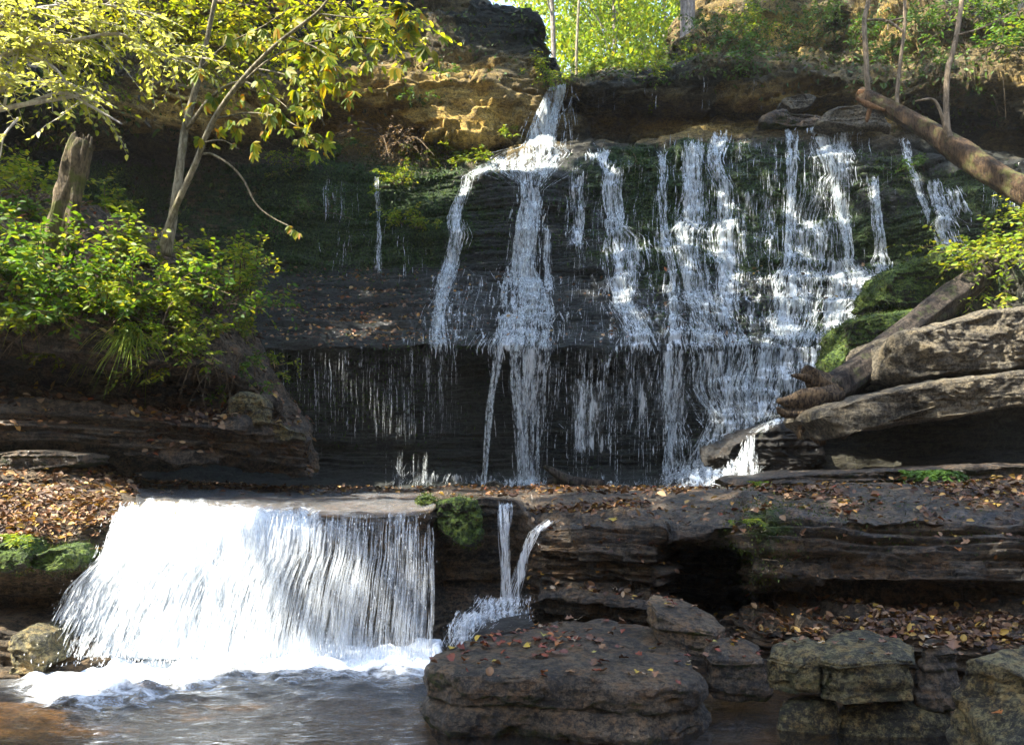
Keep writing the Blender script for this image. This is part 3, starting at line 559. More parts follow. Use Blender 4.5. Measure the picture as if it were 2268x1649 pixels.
def prisms(acc, Pp, W):
    """streaks of water with a three-sided section: Pp (n,K,3), W (n,K) half widths"""
    n, K = W.shape
    ox = np.array([1., 0, 0]); oy = np.array([0, -1., 0])
    V = np.stack([Pp - ox * W[..., None], Pp + ox * W[..., None], Pp + oy * (.7 * W)[..., None]], 2)
    b = np.arange(n)[:, None, None] * K * 3 + np.arange(K - 1)[None, :, None] * 3
    q = []
    for a, c in ((0, 2), (2, 1), (1, 0)):
        q.append(np.concatenate([b + a, b + c, b + 3 + c, b + 3 + a], -1).reshape(-1, 4))
    acc.add(V.reshape(-1, 3), np.concatenate(q))
def streaks(acc, path, n, Z, ln=(30, 150), wd=(.006, .017), lanes=None, off=.03, wander=5., K=9, fade=0., seed=0, dab=.25, bias=None):
    r = np.random.default_rng(seed + 500)
    n = int(n * .95); wd = (wd[0] * .42, wd[1] * .62)
    pv = np.array([p[0] for p in path], float); pl_ = np.array([p[1] for p in path], float); pr = np.array([p[2] for p in path], float)
    wsum = np.interp(np.linspace(pv[0], pv[-1], 60), pv, pr - pl_)
    lanes = int(1.5 * (lanes or max(2, int(np.mean(pr - pl_) / 7))))
    ls = r.random(lanes); lw = r.random(lanes) ** 1.6 + .08; lw /= lw.sum()
    li = r.choice(lanes, n, p=lw)
    s = np.clip(ls[li] + r.normal(0, .025, n), -.02, 1.02); s = np.where(r.random(n) < .12, r.uniform(-.35, 1.35, n), s)
    L = r.uniform(ln[0], ln[1], n) * r.uniform(.4, 1, n)
    if bias: v0 = pv[0] + (pv[-1] - pv[0]) * r.random(n) ** bias
    else: v0 = r.uniform(pv[0] - .3 * ln[0], pv[-1] - .3 * ln[0], n)
    isd = r.random(n) < dab
    if isd.any():                                   # short broken dabs where the water hits a step
        cv = r.uniform(pv[0], pv[-1], (n, 6)); cu = np.stack([np.interp(cv[:, k], pv, pl_) * (1 - s) + np.interp(cv[:, k], pv, pr) * s for k in range(6)], 1)
        sl_ = look(Z, cu, cv - 5) - look(Z, cu, cv + 5)
        best = cv[np.arange(n), np.argmax(sl_, 1)]
        v0 = np.where(isd, best - 6, v0); L = np.where(isd, r.uniform(8, 26, n), L)
    v1 = np.minimum(v0 + L, pv[-1] + r.exponential(12, n)); v0 = np.maximum(v0, pv[0] - r.exponential(5, n))
    ok = v1 - v0 > 4; v0, v1, s, li, isd = v0[ok], v1[ok], s[ok], li[ok], isd[ok]; n = len(v0)
    f = np.linspace(0, 1, K)[None]; v = v0[:, None] + (v1 - v0)[:, None] * f
    u = np.interp(v, pv, pl_) * (1 - s[:, None]) + np.interp(v, pv, pr) * s[:, None]
    u = u + .6 * wander * vn(li[:, None] * 7.3 + 0 * v, v / 38., 0 * v + seed, seed + 3) + r.normal(0, 1.6, n)[:, None]
    wv = 1 - .85 * sstep(760, 800, v)
    u = u + wv * 5 * vn(v / 60., 0 * v + seed * 1.7, 0 * v, 12) + wv * 1.4 * vn(v / 17., 0 * v + seed * 2.9, 0 * v, 13)
    u = u + np.where(isd, r.normal(0, 7, n), 0)[:, None] * (f - .3)
    Y = look(Z, u, v) - off - r.uniform(0, .05, n)[:, None]
    Y = Y - .05 * np.sin(f * np.pi) * isd[:, None]
    wl = (lw[li] / lw.max()) ** .4
    W = (wd[0] + (wd[1] * 1.9 - wd[0]) * r.random(n) ** 3.2)[:, None] * wl[:, None] * np.where(isd, 1.25, 1.)[:, None] * (np.sin(np.pi * np.clip(f * .96 + .02, 0, 1)) ** .6)
    if fade: W = W * np.clip(1 - fade * (v - pv[0]) / (pv[-1] - pv[0]), .1, 1)
    prisms(acc, P(u, v, Y), W)

GF = 'cascades down the terraced cliff'
M['film'] = water_mat('water_film', (.84, .90, .93), .88, (15, 7, 2.0), .46, .70, .45, (4.5, 3, .7), .20)
def film(path, Z, seed, off=.035, base=.0, wander=5.):
    pv = np.array([p[0] for p in path], float); pl_ = np.array([p[1] for p in path], float); pr = np.array([p[2] for p in path], float)
    nu = max(8, int(np.mean(pr - pl_) / 2.)); nv = max(8, int((pv[-1] - pv[0] + 16) / 2.6))
    v = np.repeat(np.linspace(pv[0] - 4, pv[-1] + 12, nv)[:, None], nu, 1); s = np.repeat(np.linspace(-.12, 1.12, nu)[None], nv, 0)
    u = np.interp(v, pv, pl_) * (1 - s) + np.interp(v, pv, pr) * s
    wv = 1 - .85 * sstep(760, 800, v)
    u = u + wv * 5 * vn(v / 60., 0 * v + seed * 1.7, 0 * v, 12) + wv * 1.4 * vn(v / 17., 0 * v + seed * 2.9, 0 * v, 13)
    Y = look(Z, u, v) - off - .03 * (1 + fbm(u / 7., v / 40., 0 * v + seed, 3, 14))
    e = np.abs(2 * s - 1) + .25 * fbm(u / 10., v / 18., 0 * v + seed, 3, 15)
    dens = base - 1.7 * sstep(.55, 1.2, e) + .75 * fbm(u / 11., v / 90., 0 * v + seed, 3, 16)
    dens = dens - 1.6 * (1 - sstep(-4, 8, v - pv[0] + 14 * fbm(u / 6., 0 * u, 0 * u + seed, 2, 17))) - 1.6 * sstep(-8, 12, v - pv[-1] + 16 * fbm(u / 6., 0 * u, 0 * u + seed, 2, 18))
    return P(u, v, Y), dens
def cascade(label, paths, Z=None, name='waterfall', group=GF, mat='thread'):
    a = Acc(); fv_, fq, fd, n0 = [], [], [], 0; Z = WC if Z is None else Z
    for k, p in enumerate(paths):
        kw = dict(p[2]) if len(p) > 2 else {}
        fb = kw.pop('film', None)
        streaks(a, p[0], p[1], Z, seed=len(label) * 13 + k, **kw)
        if fb is None and kw.get('wd', (.006, .017))[1] > .009: fb = .22
        if fb is not None:
            G_, d_ = film(p[0], Z, len(label) * 13 + k, base=fb); q = gfaces(*d_.shape) + n0
            fv_.append(G_.reshape(-1, 3)); fd.append(d_.ravel()); fq.append(q); n0 += d_.size
    th = thing(name, label, 'waterfall', base_of(a.V()), group)
    tag(a.build('threads', M[mat], th), kind='stuff')
    if fv_: tag(build('film', np.concatenate(fv_), np.concatenate(fq), M['film'], th, attrs={'dens': np.concatenate(fd)}), kind='stuff')
    return th

T = dict(wd=(.004, .009), dab=.1)
cascade('topmost waterfall spouting from the notch between the cliff tops', [
    ([(187, 1216, 1254), (215, 1200, 1250), (260, 1180, 1236), (325, 1158, 1224)], 300, dict(ln=(40, 140), lanes=16, wander=3, wd=(.005, .014))),
    ([(187, 1224, 1256), (240, 1212, 1240), (325, 1206, 1226)], 150, dict(ln=(40, 130), lanes=5, wander=3, wd=(.008, .018))),
    ([(188, 1240, 1250), (330, 1222, 1250)], 26, dict(T, ln=(50, 140))), ([(205, 1262, 1282), (318, 1262, 1282)], 14, dict(T, lanes=3, ln=(40, 110)))])
cascade('longest waterfall, spreading below the notch and dropping to the rock floor by the small log', [
    ([(324, 1160, 1245), (338, 1120, 1262), (356, 1090, 1250), (380, 1100, 1232), (400, 1130, 1210), (422, 1150, 1190)], 430, dict(ln=(12, 50), lanes=34, wander=12, dab=.5, wd=(.005, .017))),
    ([(340, 1110, 1170), (362, 1070, 1130), (392, 1024, 1062)], 130, dict(ln=(10, 36), lanes=14, wander=8, dab=.4, wd=(.004, .014))),
    ([(410, 1150, 1190), (450, 1154, 1198), (500, 1146, 1196), (600, 1132, 1186)], 420, dict(ln=(40, 150), lanes=12, wander=4, wd=(.006, .018))),
    ([(440, 1160, 1180), (600, 1148, 1172)], 120, dict(ln=(40, 150), lanes=4, wander=3, wd=(.010, .024))),
    ([(588, 1125, 1185), (620, 1120, 1200), (680, 1108, 1216), (740, 1100, 1216), (772, 1082, 1214)], 1500, dict(ln=(14, 60), lanes=60, wander=9, dab=.55, wd=(.007, .019))),
    ([(764, 1095, 1120), (860, 1085, 1100), (1000, 1072, 1082), (1072, 1066, 1080)], 90, dict(ln=(60, 180), lanes=4, wander=3, wd=(.006, .016), dab=0)),
    ([(764, 1128, 1214), (850, 1128, 1208), (960, 1142, 1200), (1075, 1150, 1192)], 420, dict(ln=(50, 190), lanes=26, wander=5, wd=(.005, .014), dab=.05, fade=.4, bias=1.3)),
    ([(1050, 1125, 1205), (1082, 1110, 1215)], 150, dict(ln=(8, 26), lanes=30, wd=(.008, .02), dab=.4))])
cascade('slim soft waterfall furthest to the left, over the slab strewn with leaves', [
    ([(392, 1022, 1046), (430, 1010, 1032), (480, 996, 1026), (520, 1000, 1034), (600, 972, 1010), (650, 966, 996), (700, 962, 984), (772, 954, 990)], 430, dict(ln=(30, 120), lanes=14, wander=4, wd=(.005, .014))),
    ([(440, 1012, 1026), (600, 985, 1000), (765, 964, 976)], 110, dict(ln=(40, 120), lanes=3, wander=3, wd=(.007, .018))),
    ([(600, 966, 1060), (640, 960, 1060), (700, 930, 1050), (765, 935, 1040)], 90, dict(T, ln=(20, 80), lanes=20, film=-.25)),
    ([(600, 880, 1130), (690, 860, 1120), (768, 850, 1110)], 10, dict(T, ln=(20, 60), lanes=8, film=-.30)),  # faint pale film over the slab imitates its blue sky sheen
    ([(764, 955, 1015), (840, 955, 1010), (960, 958, 1005)], 90, dict(ln=(40, 150), lanes=12, wd=(.003, .008), dab=0, fade=.8))])
cascade('thin waterfall of separate threads beside the main fall', [
    ([(330, 1300, 1345), (352, 1310, 1340)], 50, dict(ln=(10, 30))),
    ([(388, 1262, 1296), (440, 1266, 1294), (545, 1264, 1292)], 120, dict(ln=(30, 120), lanes=6, wander=3, wd=(.004, .012))),
    ([(500, 1204, 1222), (640, 1202, 1222)], 60, dict(ln=(30, 90), lanes=3, wd=(.005, .013))), ([(640, 1204, 1224), (770, 1196, 1240)], 60, dict(T, ln=(20, 70)))])
cascade('waterfall with a square flat top that fans out over a step in mid wall', [
    ([(333, 1325, 1352), (372, 1332, 1352)], 50, dict(ln=(10, 40))),
    ([(370, 1340, 1380), (420, 1340, 1378), (500, 1342, 1378)], 260, dict(ln=(40, 120), lanes=12, wander=3, wd=(.006, .016))),
    ([(500, 1342, 1385), (525, 1345, 1412), (580, 1345, 1420)], 220, dict(ln=(20, 70), lanes=18, dab=.4)),
    ([(575, 1350, 1410), (640, 1345, 1400), (700, 1365, 1420), (735, 1380, 1440), (772, 1380, 1460)], 560, dict(ln=(14, 60), lanes=26, dab=.45, wander=8)),
    ([(768, 1240, 1480), (1060, 1240, 1480)], 150, dict(ln=(60, 240), lanes=30, wander=4, wd=(.003, .009), dab=.04, bias=1.6)),
    ([(840, 1255, 1360), (1000, 1260, 1350)], 120, dict(ln=(30, 120), lanes=14, wander=5, wd=(.004, .010), dab=.1))])
cascade('narrow zigzag waterfall over dark moss, just left of the forked one', [
    ([(335, 1452, 1470), (400, 1462, 1478), (470, 1456, 1480), (560, 1470, 1492), (650, 1476, 1498), (720, 1484, 1506), (772, 1470, 1520)], 380, dict(ln=(20, 90), lanes=8, wander=6, dab=.3)),
    ([(500, 1448, 1470), (560, 1458, 1474)], 40, dict(ln=(20, 50))),
    ([(770, 1470, 1520), (930, 1470, 1510)], 110, dict(ln=(40, 150), lanes=9, wd=(.004, .012), dab=.1)),
    ([(930, 1470, 1510), (965, 1462, 1524), (1020, 1462, 1530), (1062, 1460, 1520)], 300, dict(ln=(20, 70), lanes=24, wd=(.006, .016), wander=5))])
cascade('forked lacy waterfall in two strands down the mossy wall, left of the thickest top', [
    ([(312, 1522, 1560), (380, 1512, 1560), (440, 1506, 1556), (480, 1500, 1560)], 330, dict(ln=(24, 100), lanes=13, wander=5)),
    ([(290, 1572, 1610), (350, 1570, 1602), (420, 1590, 1620), (480, 1590, 1625)], 240, dict(ln=(24, 100), lanes=9, wander=6)),
    ([(480, 1498, 1570), (520, 1490, 1560), (600, 1500, 1570), (660, 1510, 1590), (720, 1540, 1640)], 760, dict(ln=(14, 60), lanes=26, wander=9, dab=.5)),
    ([(480, 1580, 1632), (560, 1580, 1640), (700, 1590, 1640)], 320, dict(ln=(20, 80), lanes=14, wander=6, dab=.35)),
    ([(715, 1530, 1645), (772, 1520, 1660)], 330, dict(ln=(10, 40), lanes=40, dab=.6)),
    ([(768, 1540, 1680), (860, 1540, 1650), (940, 1580, 1670)], 620, dict(ln=(30, 120), lanes=30, wander=7, dab=.25, wd=(.004, .014))),
    ([(930, 1570, 1665), (1000, 1530, 1600), (1060, 1500, 1590)], 420, dict(ln=(16, 60), lanes=26, wander=8, dab=.4))])
cascade('stout waterfall dropping from the highest rim of the mossy wall, on the right', [
    ([(282, 1738, 1764), (400, 1742, 1762), (480, 1738, 1756), (580, 1736, 1750)], 160, dict(ln=(40, 140), lanes=5, wander=3)),
    ([(274, 1800, 1895), (300, 1800, 1890), (340, 1815, 1890), (385, 1830, 1888), (400, 1815, 1895)], 560, dict(ln=(16, 60), lanes=26, wander=7, dab=.45)),
    ([(395, 1830, 1892), (450, 1842, 1884), (500, 1858, 1884), (580, 1866, 1890)], 330, dict(ln=(40, 150), lanes=9, wander=3, wd=(.006, .017))),
    ([(392, 1744, 1840), (490, 1744, 1800)], 130, dict(T, ln=(30, 100), lanes=14)), ([(490, 1735, 1850), (580, 1735, 1850)], 170, dict(ln=(20, 90), lanes=20, wd=(.004, .012))),
    ([(578, 1735, 1810), (620, 1715, 1820), (700, 1702, 1815), (745, 1700, 1800)], 900, dict(ln=(14, 60), lanes=34, wander=9, dab=.5)),
    ([(570, 1830, 1890), (620, 1815, 1960), (690, 1800, 1925), (745, 1790, 1900)], 700, dict(ln=(14, 60), lanes=34, wander=9, dab=.5)),
    ([(735, 1700, 1900), (772, 1690, 1890)], 260, dict(ln=(10, 36), lanes=50, dab=.6)),
    ([(768, 1660, 1870), (870, 1650, 1840)], 420, dict(ln=(30, 100), lanes=46, wander=5, wd=(.004, .013), dab=.1)),
    ([(860, 1660, 1740), (930, 1650, 1720)], 160, dict(ln=(12, 50), lanes=20, dab=.4))])
cascade('slender straight waterfall at the right edge of the mossy wall', [
    ([(388, 1926, 1944), (450, 1934, 1950), (560, 1940, 1962), (580, 1930, 1975)], 170, dict(ln=(40, 140), lanes=5, wander=3, wd=(.006, .015))),
    ([(575, 1925, 1975), (620, 1930, 1980)], 70, dict(ln=(12, 40), dab=.4)), ([(665, 1905, 1940), (770, 1880, 1930)], 180, dict(ln=(14, 60), lanes=12, dab=.4)),
    ([(765, 1838, 1880), (835, 1826, 1862)], 150, dict(ln=(30, 80), lanes=8))])
cascade('small stepped waterfall in the far right corner under the fallen trunk', [
    ([(308, 1988, 2010), (360, 2010, 2030), (420, 2025, 2044), (480, 2040, 2056)], 150, dict(ln=(24, 80), lanes=6, wander=5)),
    ([(400, 2060, 2085), (480, 2075, 2110), (500, 2060, 2130), (545, 2085, 2150), (580, 2110, 2170)], 300, dict(ln=(16, 60), lanes=16, wander=8, dab=.45)),
    ([(410, 2095, 2120), (470, 2110, 2150)], 70, dict(ln=(16, 50))), ([(490, 2066, 2084), (545, 2090, 2104)], 70, dict(ln=(20, 60), lanes=4)),
    ([(400, 2190, 2260), (460, 2190, 2262)], 46, dict(T, lanes=8))])
cascade('faint trickles of water down the mossy wall left of the slim fall', [
    ([(392, 830, 842), (600, 828, 840)], 60, dict(ln=(30, 100), lanes=3, wd=(.004, .012), dab=.05)),
    ([(388, 712, 770), (480, 710, 770)], 44, dict(T, lanes=10)), ([(480, 700, 960), (610, 690, 960)], 60, dict(T, lanes=22, ln=(20, 80))),
    ([(768, 600, 960), (960, 600, 960)], 270, dict(wd=(.002, .006), dab=.0, lanes=100, ln=(40, 190), bias=1.5, film=-.45)), ([(1002, 850, 950), (1060, 850, 950)], 60, dict(T, lanes=14)),
    ([(1045, 900, 1110), (1070, 880, 1120)], 110, dict(ln=(6, 20), lanes=40, wd=(.004, .010)))])
cascade('fine curtain of dripping threads along the dark overhang', [
    ([(768, 1210, 1900), (960, 1210, 1800)], 330, dict(wd=(.003, .009), dab=.05, film=-.15, lanes=150, ln=(20, 110), bias=1.4)), ([(300, 1460, 1900), (430, 1460, 1900)], 240, dict(wd=(.003, .010), dab=.1, lanes=80, ln=(20, 90), film=-.3)), ([(350, 1260, 1460), (600, 1240, 1460)], 150, dict(wd=(.003, .009), dab=.1, lanes=44, ln=(20, 90), film=-.42)),
    ([(420, 1450, 1900), (590, 1450, 1900)], 420, dict(wd=(.003, .010), dab=.12, lanes=120, ln=(20, 90), film=-.2)), ([(596, 1220, 1900), (770, 1220, 1900)], 620, dict(wd=(.004, .011), lanes=170, ln=(14, 60), dab=.35, film=-.12)),
    ([(1058, 1210, 1640), (1086, 1200, 1640)], 260, dict(ln=(5, 16), lanes=80, wd=(.004, .010), dab=.3, film=-.2)),
    ([(170, 1270, 1700), (240, 1270, 1700)], 26, dict(T, lanes=12, ln=(20, 80)))])

# the spout and the fan of foam at the right foot of the falls
WS = run_water(np.minimum(ZC, depth_map([Gr])), 182, .0016)
def free_streaks(acc, path, n, ln, wd, lanes, seed, wander=3., jit=.06, K=9, grow=0.):
    """streaks in free fall; path rows are (V, uL, uR, Y)"""
    r = np.random.default_rng(seed); pv = np.array([p[0] for p in path], float)
    ls = r.random(lanes); lw = r.random(lanes) ** 1.4 + .1; lw /= lw.sum(); li = r.choice(lanes, n, p=lw)
    s = np.clip(ls[li] + r.normal(0, .012, n), 0, 1)
    v0 = r.uniform(pv[0] - ln[0] * .3, pv[-1] - ln[0] * .3, n); v1 = np.minimum(v0 + r.uniform(*ln, n), pv[-1]); v0 = np.maximum(v0, pv[0])
    f = np.linspace(0, 1, K)[None]; v = v0[:, None] + (v1 - v0)[:, None] * f
    I = [np.interp(v, pv, [p[k] for p in path]) for k in (1, 2, 3)]
    u = I[0] * (1 - s[:, None]) + I[1] * s[:, None] + wander * vn(li[:, None] * 5.1 + 0 * v, v / 60., 0 * v, seed) + r.normal(0, 1.2, n)[:, None]
    Y = I[2] + (r.normal(0, jit, n))[:, None]
    g = 1 + grow * (v - pv[0]) / (pv[-1] - pv[0])
    W = r.uniform(*wd, n)[:, None] * ((lw[li] / lw.max()) ** .4)[:, None] * np.sin(np.pi * np.clip(f * .96 + .02, 0, 1)) ** .6 * g
    prisms(acc, P(u, v, Y), W)
def free_films(JP, near, mat, th, base=.35):
    """sheets of free water; rows are (V, uL, uR, Y), the first `near` paths fall straight, the others run over stone"""
    fv_, fq, fd, n0 = [], [], [], 0
    for k, jp in enumerate(JP):
        for lay in range(2):
            pv = np.array([p[0] for p in jp], float); nv = int((pv[-1] - pv[0]) / 1.6); nu = 40 if k >= near else 22
            v = np.repeat(np.linspace(pv[0], pv[-1], nv)[:, None], nu, 1); s = np.repeat(np.linspace(-.1, 1.1, nu)[None], nv, 0); I = [np.interp(v, pv, [p[q] for p in jp]) for q in (1, 2, 3)]
            u = I[0] + (I[1] - I[0]) * s + (5 if k < near else 9) * fbm(v / 40., 0 * v + k + lay, 0 * v, 3, 111)
            Y = I[2] - .03 * lay + (.03 if k < near else .08) * fbm(u / 8., v / (60. if k < near else 14.), 0 * v + lay, 4, 112)
            e = np.abs(2 * s - 1) + .5 * fbm(u / 5., v / 26., 0 * v + lay, 3, 113)
            d_ = base - 2. * sstep(.5, 1.15, e) + .7 * fbm(u / 4., v / 80., 0 * v, 3, 114) - 1.5 * (1 - sstep(0, 10, v - pv[0] + 8 * fbm(u / 5., 0 * u, 0 * u, 2, 115))) - 1.5 * sstep(-10, 4, v - pv[-1] + 10 * fbm(u / 5., 0 * u, 0 * u, 2, 116))
            fv_.append(P(u, v, Y).reshape(-1, 3)); fd.append(d_.ravel()); fq.append(gfaces(nv, nu) + n0); n0 += v.size
    return tag(build('film', np.concatenate(fv_), np.concatenate(fq), mat, th, attrs={'dens': np.concatenate(fd)}), kind='stuff')
sw = thing('waterfall', 'short white spout bursting from under the root of the big log', 'waterfall', P(1640, 1070, 11.8), GF)
SP = [[(958, 1652, 1678, 12.0), (985, 1642, 1680, 11.92), (1020, 1630, 1684, 11.84), (1062, 1606, 1694, 11.7)],
      [(922, 1722, 1756, 12.3), (938, 1690, 1728, 12.1), (958, 1656, 1694, 12.0)],
      [(1030, 1556, 1700, 12.2), (1056, 1500, 1660, 11.9), (1084, 1462, 1625, 11.7)], [(1010, 1610, 1680, 11.9), (1066, 1570, 1690, 11.65)]]
free_films(SP, 1, M['film'], sw, .25)
a = Acc()
for q, (jp, n_, ln_) in enumerate(zip(SP, (70, 60, 220, 120), ((10, 40), (6, 16), (4, 16), (3, 10)))): free_streaks(a, jp, n_, ln_, (.0015, .006), 60, 270 + q, 8, .12)
tag(a.build('threads', M['thread'], sw), kind='stuff')

# the broad fall into the pool
def fall_path():
    return [(1100, 275, 955, 8.4), (1120, 264, 960, 7.3), (1136, 256, 960, 6.93), (1170, 246, 960, 6.86), (1230, 225, 960, 6.80), (1290, 165, 960, 6.74), (1380, 120, 958, 6.66), (1455, 85, 955, 6.62)]
FP = fall_path(); fv = np.array([p[0] for p in FP], float)
nu_, nv_ = 420, 110
main_fall = thing('waterfall', 'broad white waterfall pouring over the ledge into the pool', 'waterfall', P(560, 1455, 6.65))
for k, (off, sd, mt) in enumerate([(.03, 1, 'veil'), (-.03, 2, 'sheet'), (-.09, 3, 'sheet'), (-.16, 4, 'veil')]):
    vv = np.linspace(1100, 1459, nv_); ss = np.linspace(0, 1, nu_)
    VV = np.repeat(vv[:, None], nu_, 1); I = [np.interp(VV, fv, [p[q] for p in FP]) for q in (1, 2, 3)]
    UU = I[0] + (I[1] - I[0]) * ss[None]; YY = I[2] + off * sstep(1130, 1170, VV)
    UU = UU + 10 * fbm(UU / 60., VV / 70., 0 * VV + sd, 3, 97) * (1 - ss[None])
    UU = UU + (13 * fbm(VV / 55., 0 * VV + sd, 0 * VV, 3, 106) - 10 + 8 * sstep(1150, 1450, VV)) * sstep(.85, 1., ss[None])
    YY = YY + .07 * fbm(UU / 9., VV / 120., 0 * VV, 4, 80 + sd) * sstep(1122, 1160, VV) + .14 * fbm(UU / 60., VV / 150., 0 * VV, 3, 90 + sd) * sstep(1130, 1200, VV)
    step = 26 * vn(UU / 40., 0 * UU, 0 * UU, 99)
    YY = YY - .10 * sstep(1225, 1245, VV + step) * (1 - sstep(1250, 1330, VV + step)) * (1 - sstep(420, 640, UU)) * k / 3
    lipv = 10 * fbm(UU / 22., 0 * UU, 0 * UU, 3, 98); VV = VV + lipv * (1 - sstep(1130, 1190, VV))
    dens = .75 - .85 * sstep(330, 860, UU) + .55 * np.exp(-((VV - 1165) / 45) ** 2) * (1 - sstep(600, 900, UU)) + .35 * np.exp(-((VV - 1440) / 30) ** 2) + .5 * fbm(UU / 55., VV / 220., 0 * VV, 3, 101)
    dens = dens - 1.5 * (1 - sstep(1098, 1138, VV + 16 * fbm(UU / 16., 0 * UU, 0 * UU + sd, 3, 102) + 14 * (1 - sstep(300, 520, UU)))) + sstep(600, 760, UU) * .9 * fbm(UU / 14., VV / 900., 0 * VV, 2, 103)
    dens = dens - .9 * (1 - sstep(0, .05, ss[None] + .012 * fbm(UU / 9., VV / 16., 0 * VV, 3, 5 + sd))) - 1.6 * sstep(.90, 1., ss[None] + .05 * fbm(UU / 6., VV / 50., 0 * VV, 2, 104))
    build('sheet', P(UU, VV, YY).reshape(-1, 3), gfaces(nv_, nu_), M[mt], main_fall, attrs={'dens': dens})
a = Acc()
free_streaks(a, [(p[0], p[1] + 8, p[2], p[3] - .10) for p in FP[2:]], 1700, (40, 230), (.0015, .009), 200, 81, 3, .06)
free_streaks(a, [(p[0], p[1], p[1] + (p[2] - p[1]) * .6, p[3] - .14) for p in FP[2:]], 2400, (20, 130), (.003, .011), 260, 182, 7, .10)
free_streaks(a, [(p[0], p[1] - 6, p[1] + (p[2] - p[1]) * .28, p[3] - .2) for p in FP[2:]], 1500, (14, 70), (.003, .012), 160, 183, 12, .14)
tag(a.build('streaks', M['soft'], main_fall), kind='stuff'); a = Acc()
free_streaks(a, [(p[0], p[1] + 8, p[2], p[3] - .10) for p in FP[2:]], 260, (40, 200), (.0008, .0026), 200, 88, 3, .06)
free_streaks(a, [(p[0], p[1] + 4, p[1] + (p[2] - p[1]) * .55, p[3] - .14) for p in FP[2:]], 1100, (14, 80), (.0015, .006), 300, 82, 6, .09)
free_streaks(a, [(p[0], p[1] - 6, p[1] + (p[2] - p[1]) * .26, p[3] - .2) for p in FP[2:]], 1100, (6, 36), (.002, .007), 200, 83, 10, .12)
free_streaks(a, [(1124, 265, 600, 7.15), (1146, 256, 700, 6.86)], 160, (5, 20), (.0015, .005), 300, 84, 6, .03)
tag(a.build('streaks', M['spray'], main_fall), kind='stuff')
a = Acc()          # drops thrown off the face and out of the foam
free_streaks(a, [(p[0], p[1] - 24, p[2] + 6, p[3] - .22) for p in FP[2:]], 900, (3, 9), (.0015, .0042), 400, 91, 8, .16, 4)
free_streaks(a, [(1425, 40, 960, 6.45), (1475, 30, 960, 6.3)], 1400, (3, 12), (.0015, .005), 500, 92, 8, .16, 4)
free_streaks(a, [(1110, 270, 420, 6.9), (1150, 250, 400, 6.75)], 300, (3, 9), (.0015, .004), 100, 93, 8, .10, 4)
tag(a.build('drops', M['spray'], main_fall), kind='stuff')
# the twin jets and their little cascade between the mossy lip and the stack of plates
M['jet'] = water_mat('jet_water', (.84, .89, .92), .62, (40, 20, 2.), .42, .72, .45, (12, 8, 1.2), .22)
tw = thing('waterfall', 'twin thin jets of water meeting in a small cascade behind the flat boulder', 'waterfall', P(1080, 1420, 6.4))
JP = [[(1108, 1096, 1140, 7.25), (1124, 1099, 1136, 7.15), (1160, 1102, 1132, 7.08), (1240, 1108, 1130, 7.03), (1340, 1110, 1136, 6.98)],
      [(1146, 1216, 1246, 6.98), (1160, 1192, 1222, 6.88), (1176, 1172, 1196, 6.82), (1230, 1146, 1172, 6.80), (1300, 1122, 1156, 6.8), (1345, 1106, 1152, 6.8)],
      [(1316, 1052, 1180, 6.8), (1345, 1036, 1172, 6.56), (1372, 1004, 1172, 6.4), (1392, 1000, 1140, 6.32)],
      [(1350, 1010, 1090, 6.46), (1385, 988, 1064, 6.3), (1432, 976, 1040, 6.18)]]
free_films(JP, 2, M['jet'], tw)
a = Acc()
for k, (jp, n_, ln_) in enumerate(zip(JP, (46, 46, 170, 130), ((30, 150), (20, 90), (5, 18), (6, 24)))): free_streaks(a, jp, n_, ln_, (.0008, .0028), 30, 185 + k, 5 if k < 2 else 12, .03 if k < 2 else .07)
for k in (2, 3): free_streaks(a, JP[k], 160, (2, 7), (.001, .003), 90, 190 + k, 12, .1, 4)
tag(a.build('threads', M['spray'], tw), kind='stuff')

# ---------------------------------------------------------------- pool
t = NT('pool_water')
geo = t.n('ShaderNodeNewGeometry'); pos = geo.outputs['Position']
h1 = t.noise(t.map(pos, (1., 1.8, 1)), 5., 5, .6, .3); h2 = t.noise(t.map(pos, (1., 2.2, 1)), 16., 4, .6, .2)
bp = t.n('ShaderNodeBump', {'Strength': .55, 'Distance': .05, 'Height': t.math('ADD', h1, t.math('MULTIPLY', h2, .35))}).outputs[0]
fr = t.n('ShaderNodeFresnel', {'IOR': 1.33, 'Normal': bp}).outputs[0]
gl = t.n('ShaderNodeBsdfGlossy', {'Color': (1, 1, 1, 1), 'Roughness': .06, 'Normal': bp})
tp = t.n('ShaderNodeBsdfTransparent', {'Color': (.86, .72, .52, 1)})
m1 = t.n('ShaderNodeMixShader', {0: fr, 1: tp.outputs[0], 2: gl.outputs[0]})
fo = t.attr('foam'); fn = t.noise(t.map(pos, (1, 1.6, 1)), 7., 7, .7, .6); fn2 = t.noise(pos, 30., 4, .7)
ff = t.mr(t.math('ADD', t.math('ADD', fo, t.math('MULTIPLY', t.math('SUBTRACT', fn, .5), 1.7)), t.math('MULTIPLY', t.math('SUBTRACT', fn2, .5), .5)), .34, 1.2)
df = t.n('ShaderNodeBsdfDiffuse', {'Color': (.82, .87, .92, 1)})
mk = t.n('ShaderNodeMixShader', {0: t.math('MULTIPLY', t.attr('milk_glow'), t.mr(fn, .3, .7, .4, 1.)), 1: m1.outputs[0], 2: t.n('ShaderNodeBsdfDiffuse', {'Color': (.34, .36, .38, 1), 'Normal': bp}).outputs[0]})
m2 = t.n('ShaderNodeMixShader', {0: ff, 1: mk.outputs[0], 2: df.outputs[0]})
M['pool'] = t.surf(m2.outputs[0])
px = np.linspace(-9, 9, 420); py = np.concatenate([np.linspace(-6, 3.8, 20), np.linspace(3.85, 7.9, 200)])
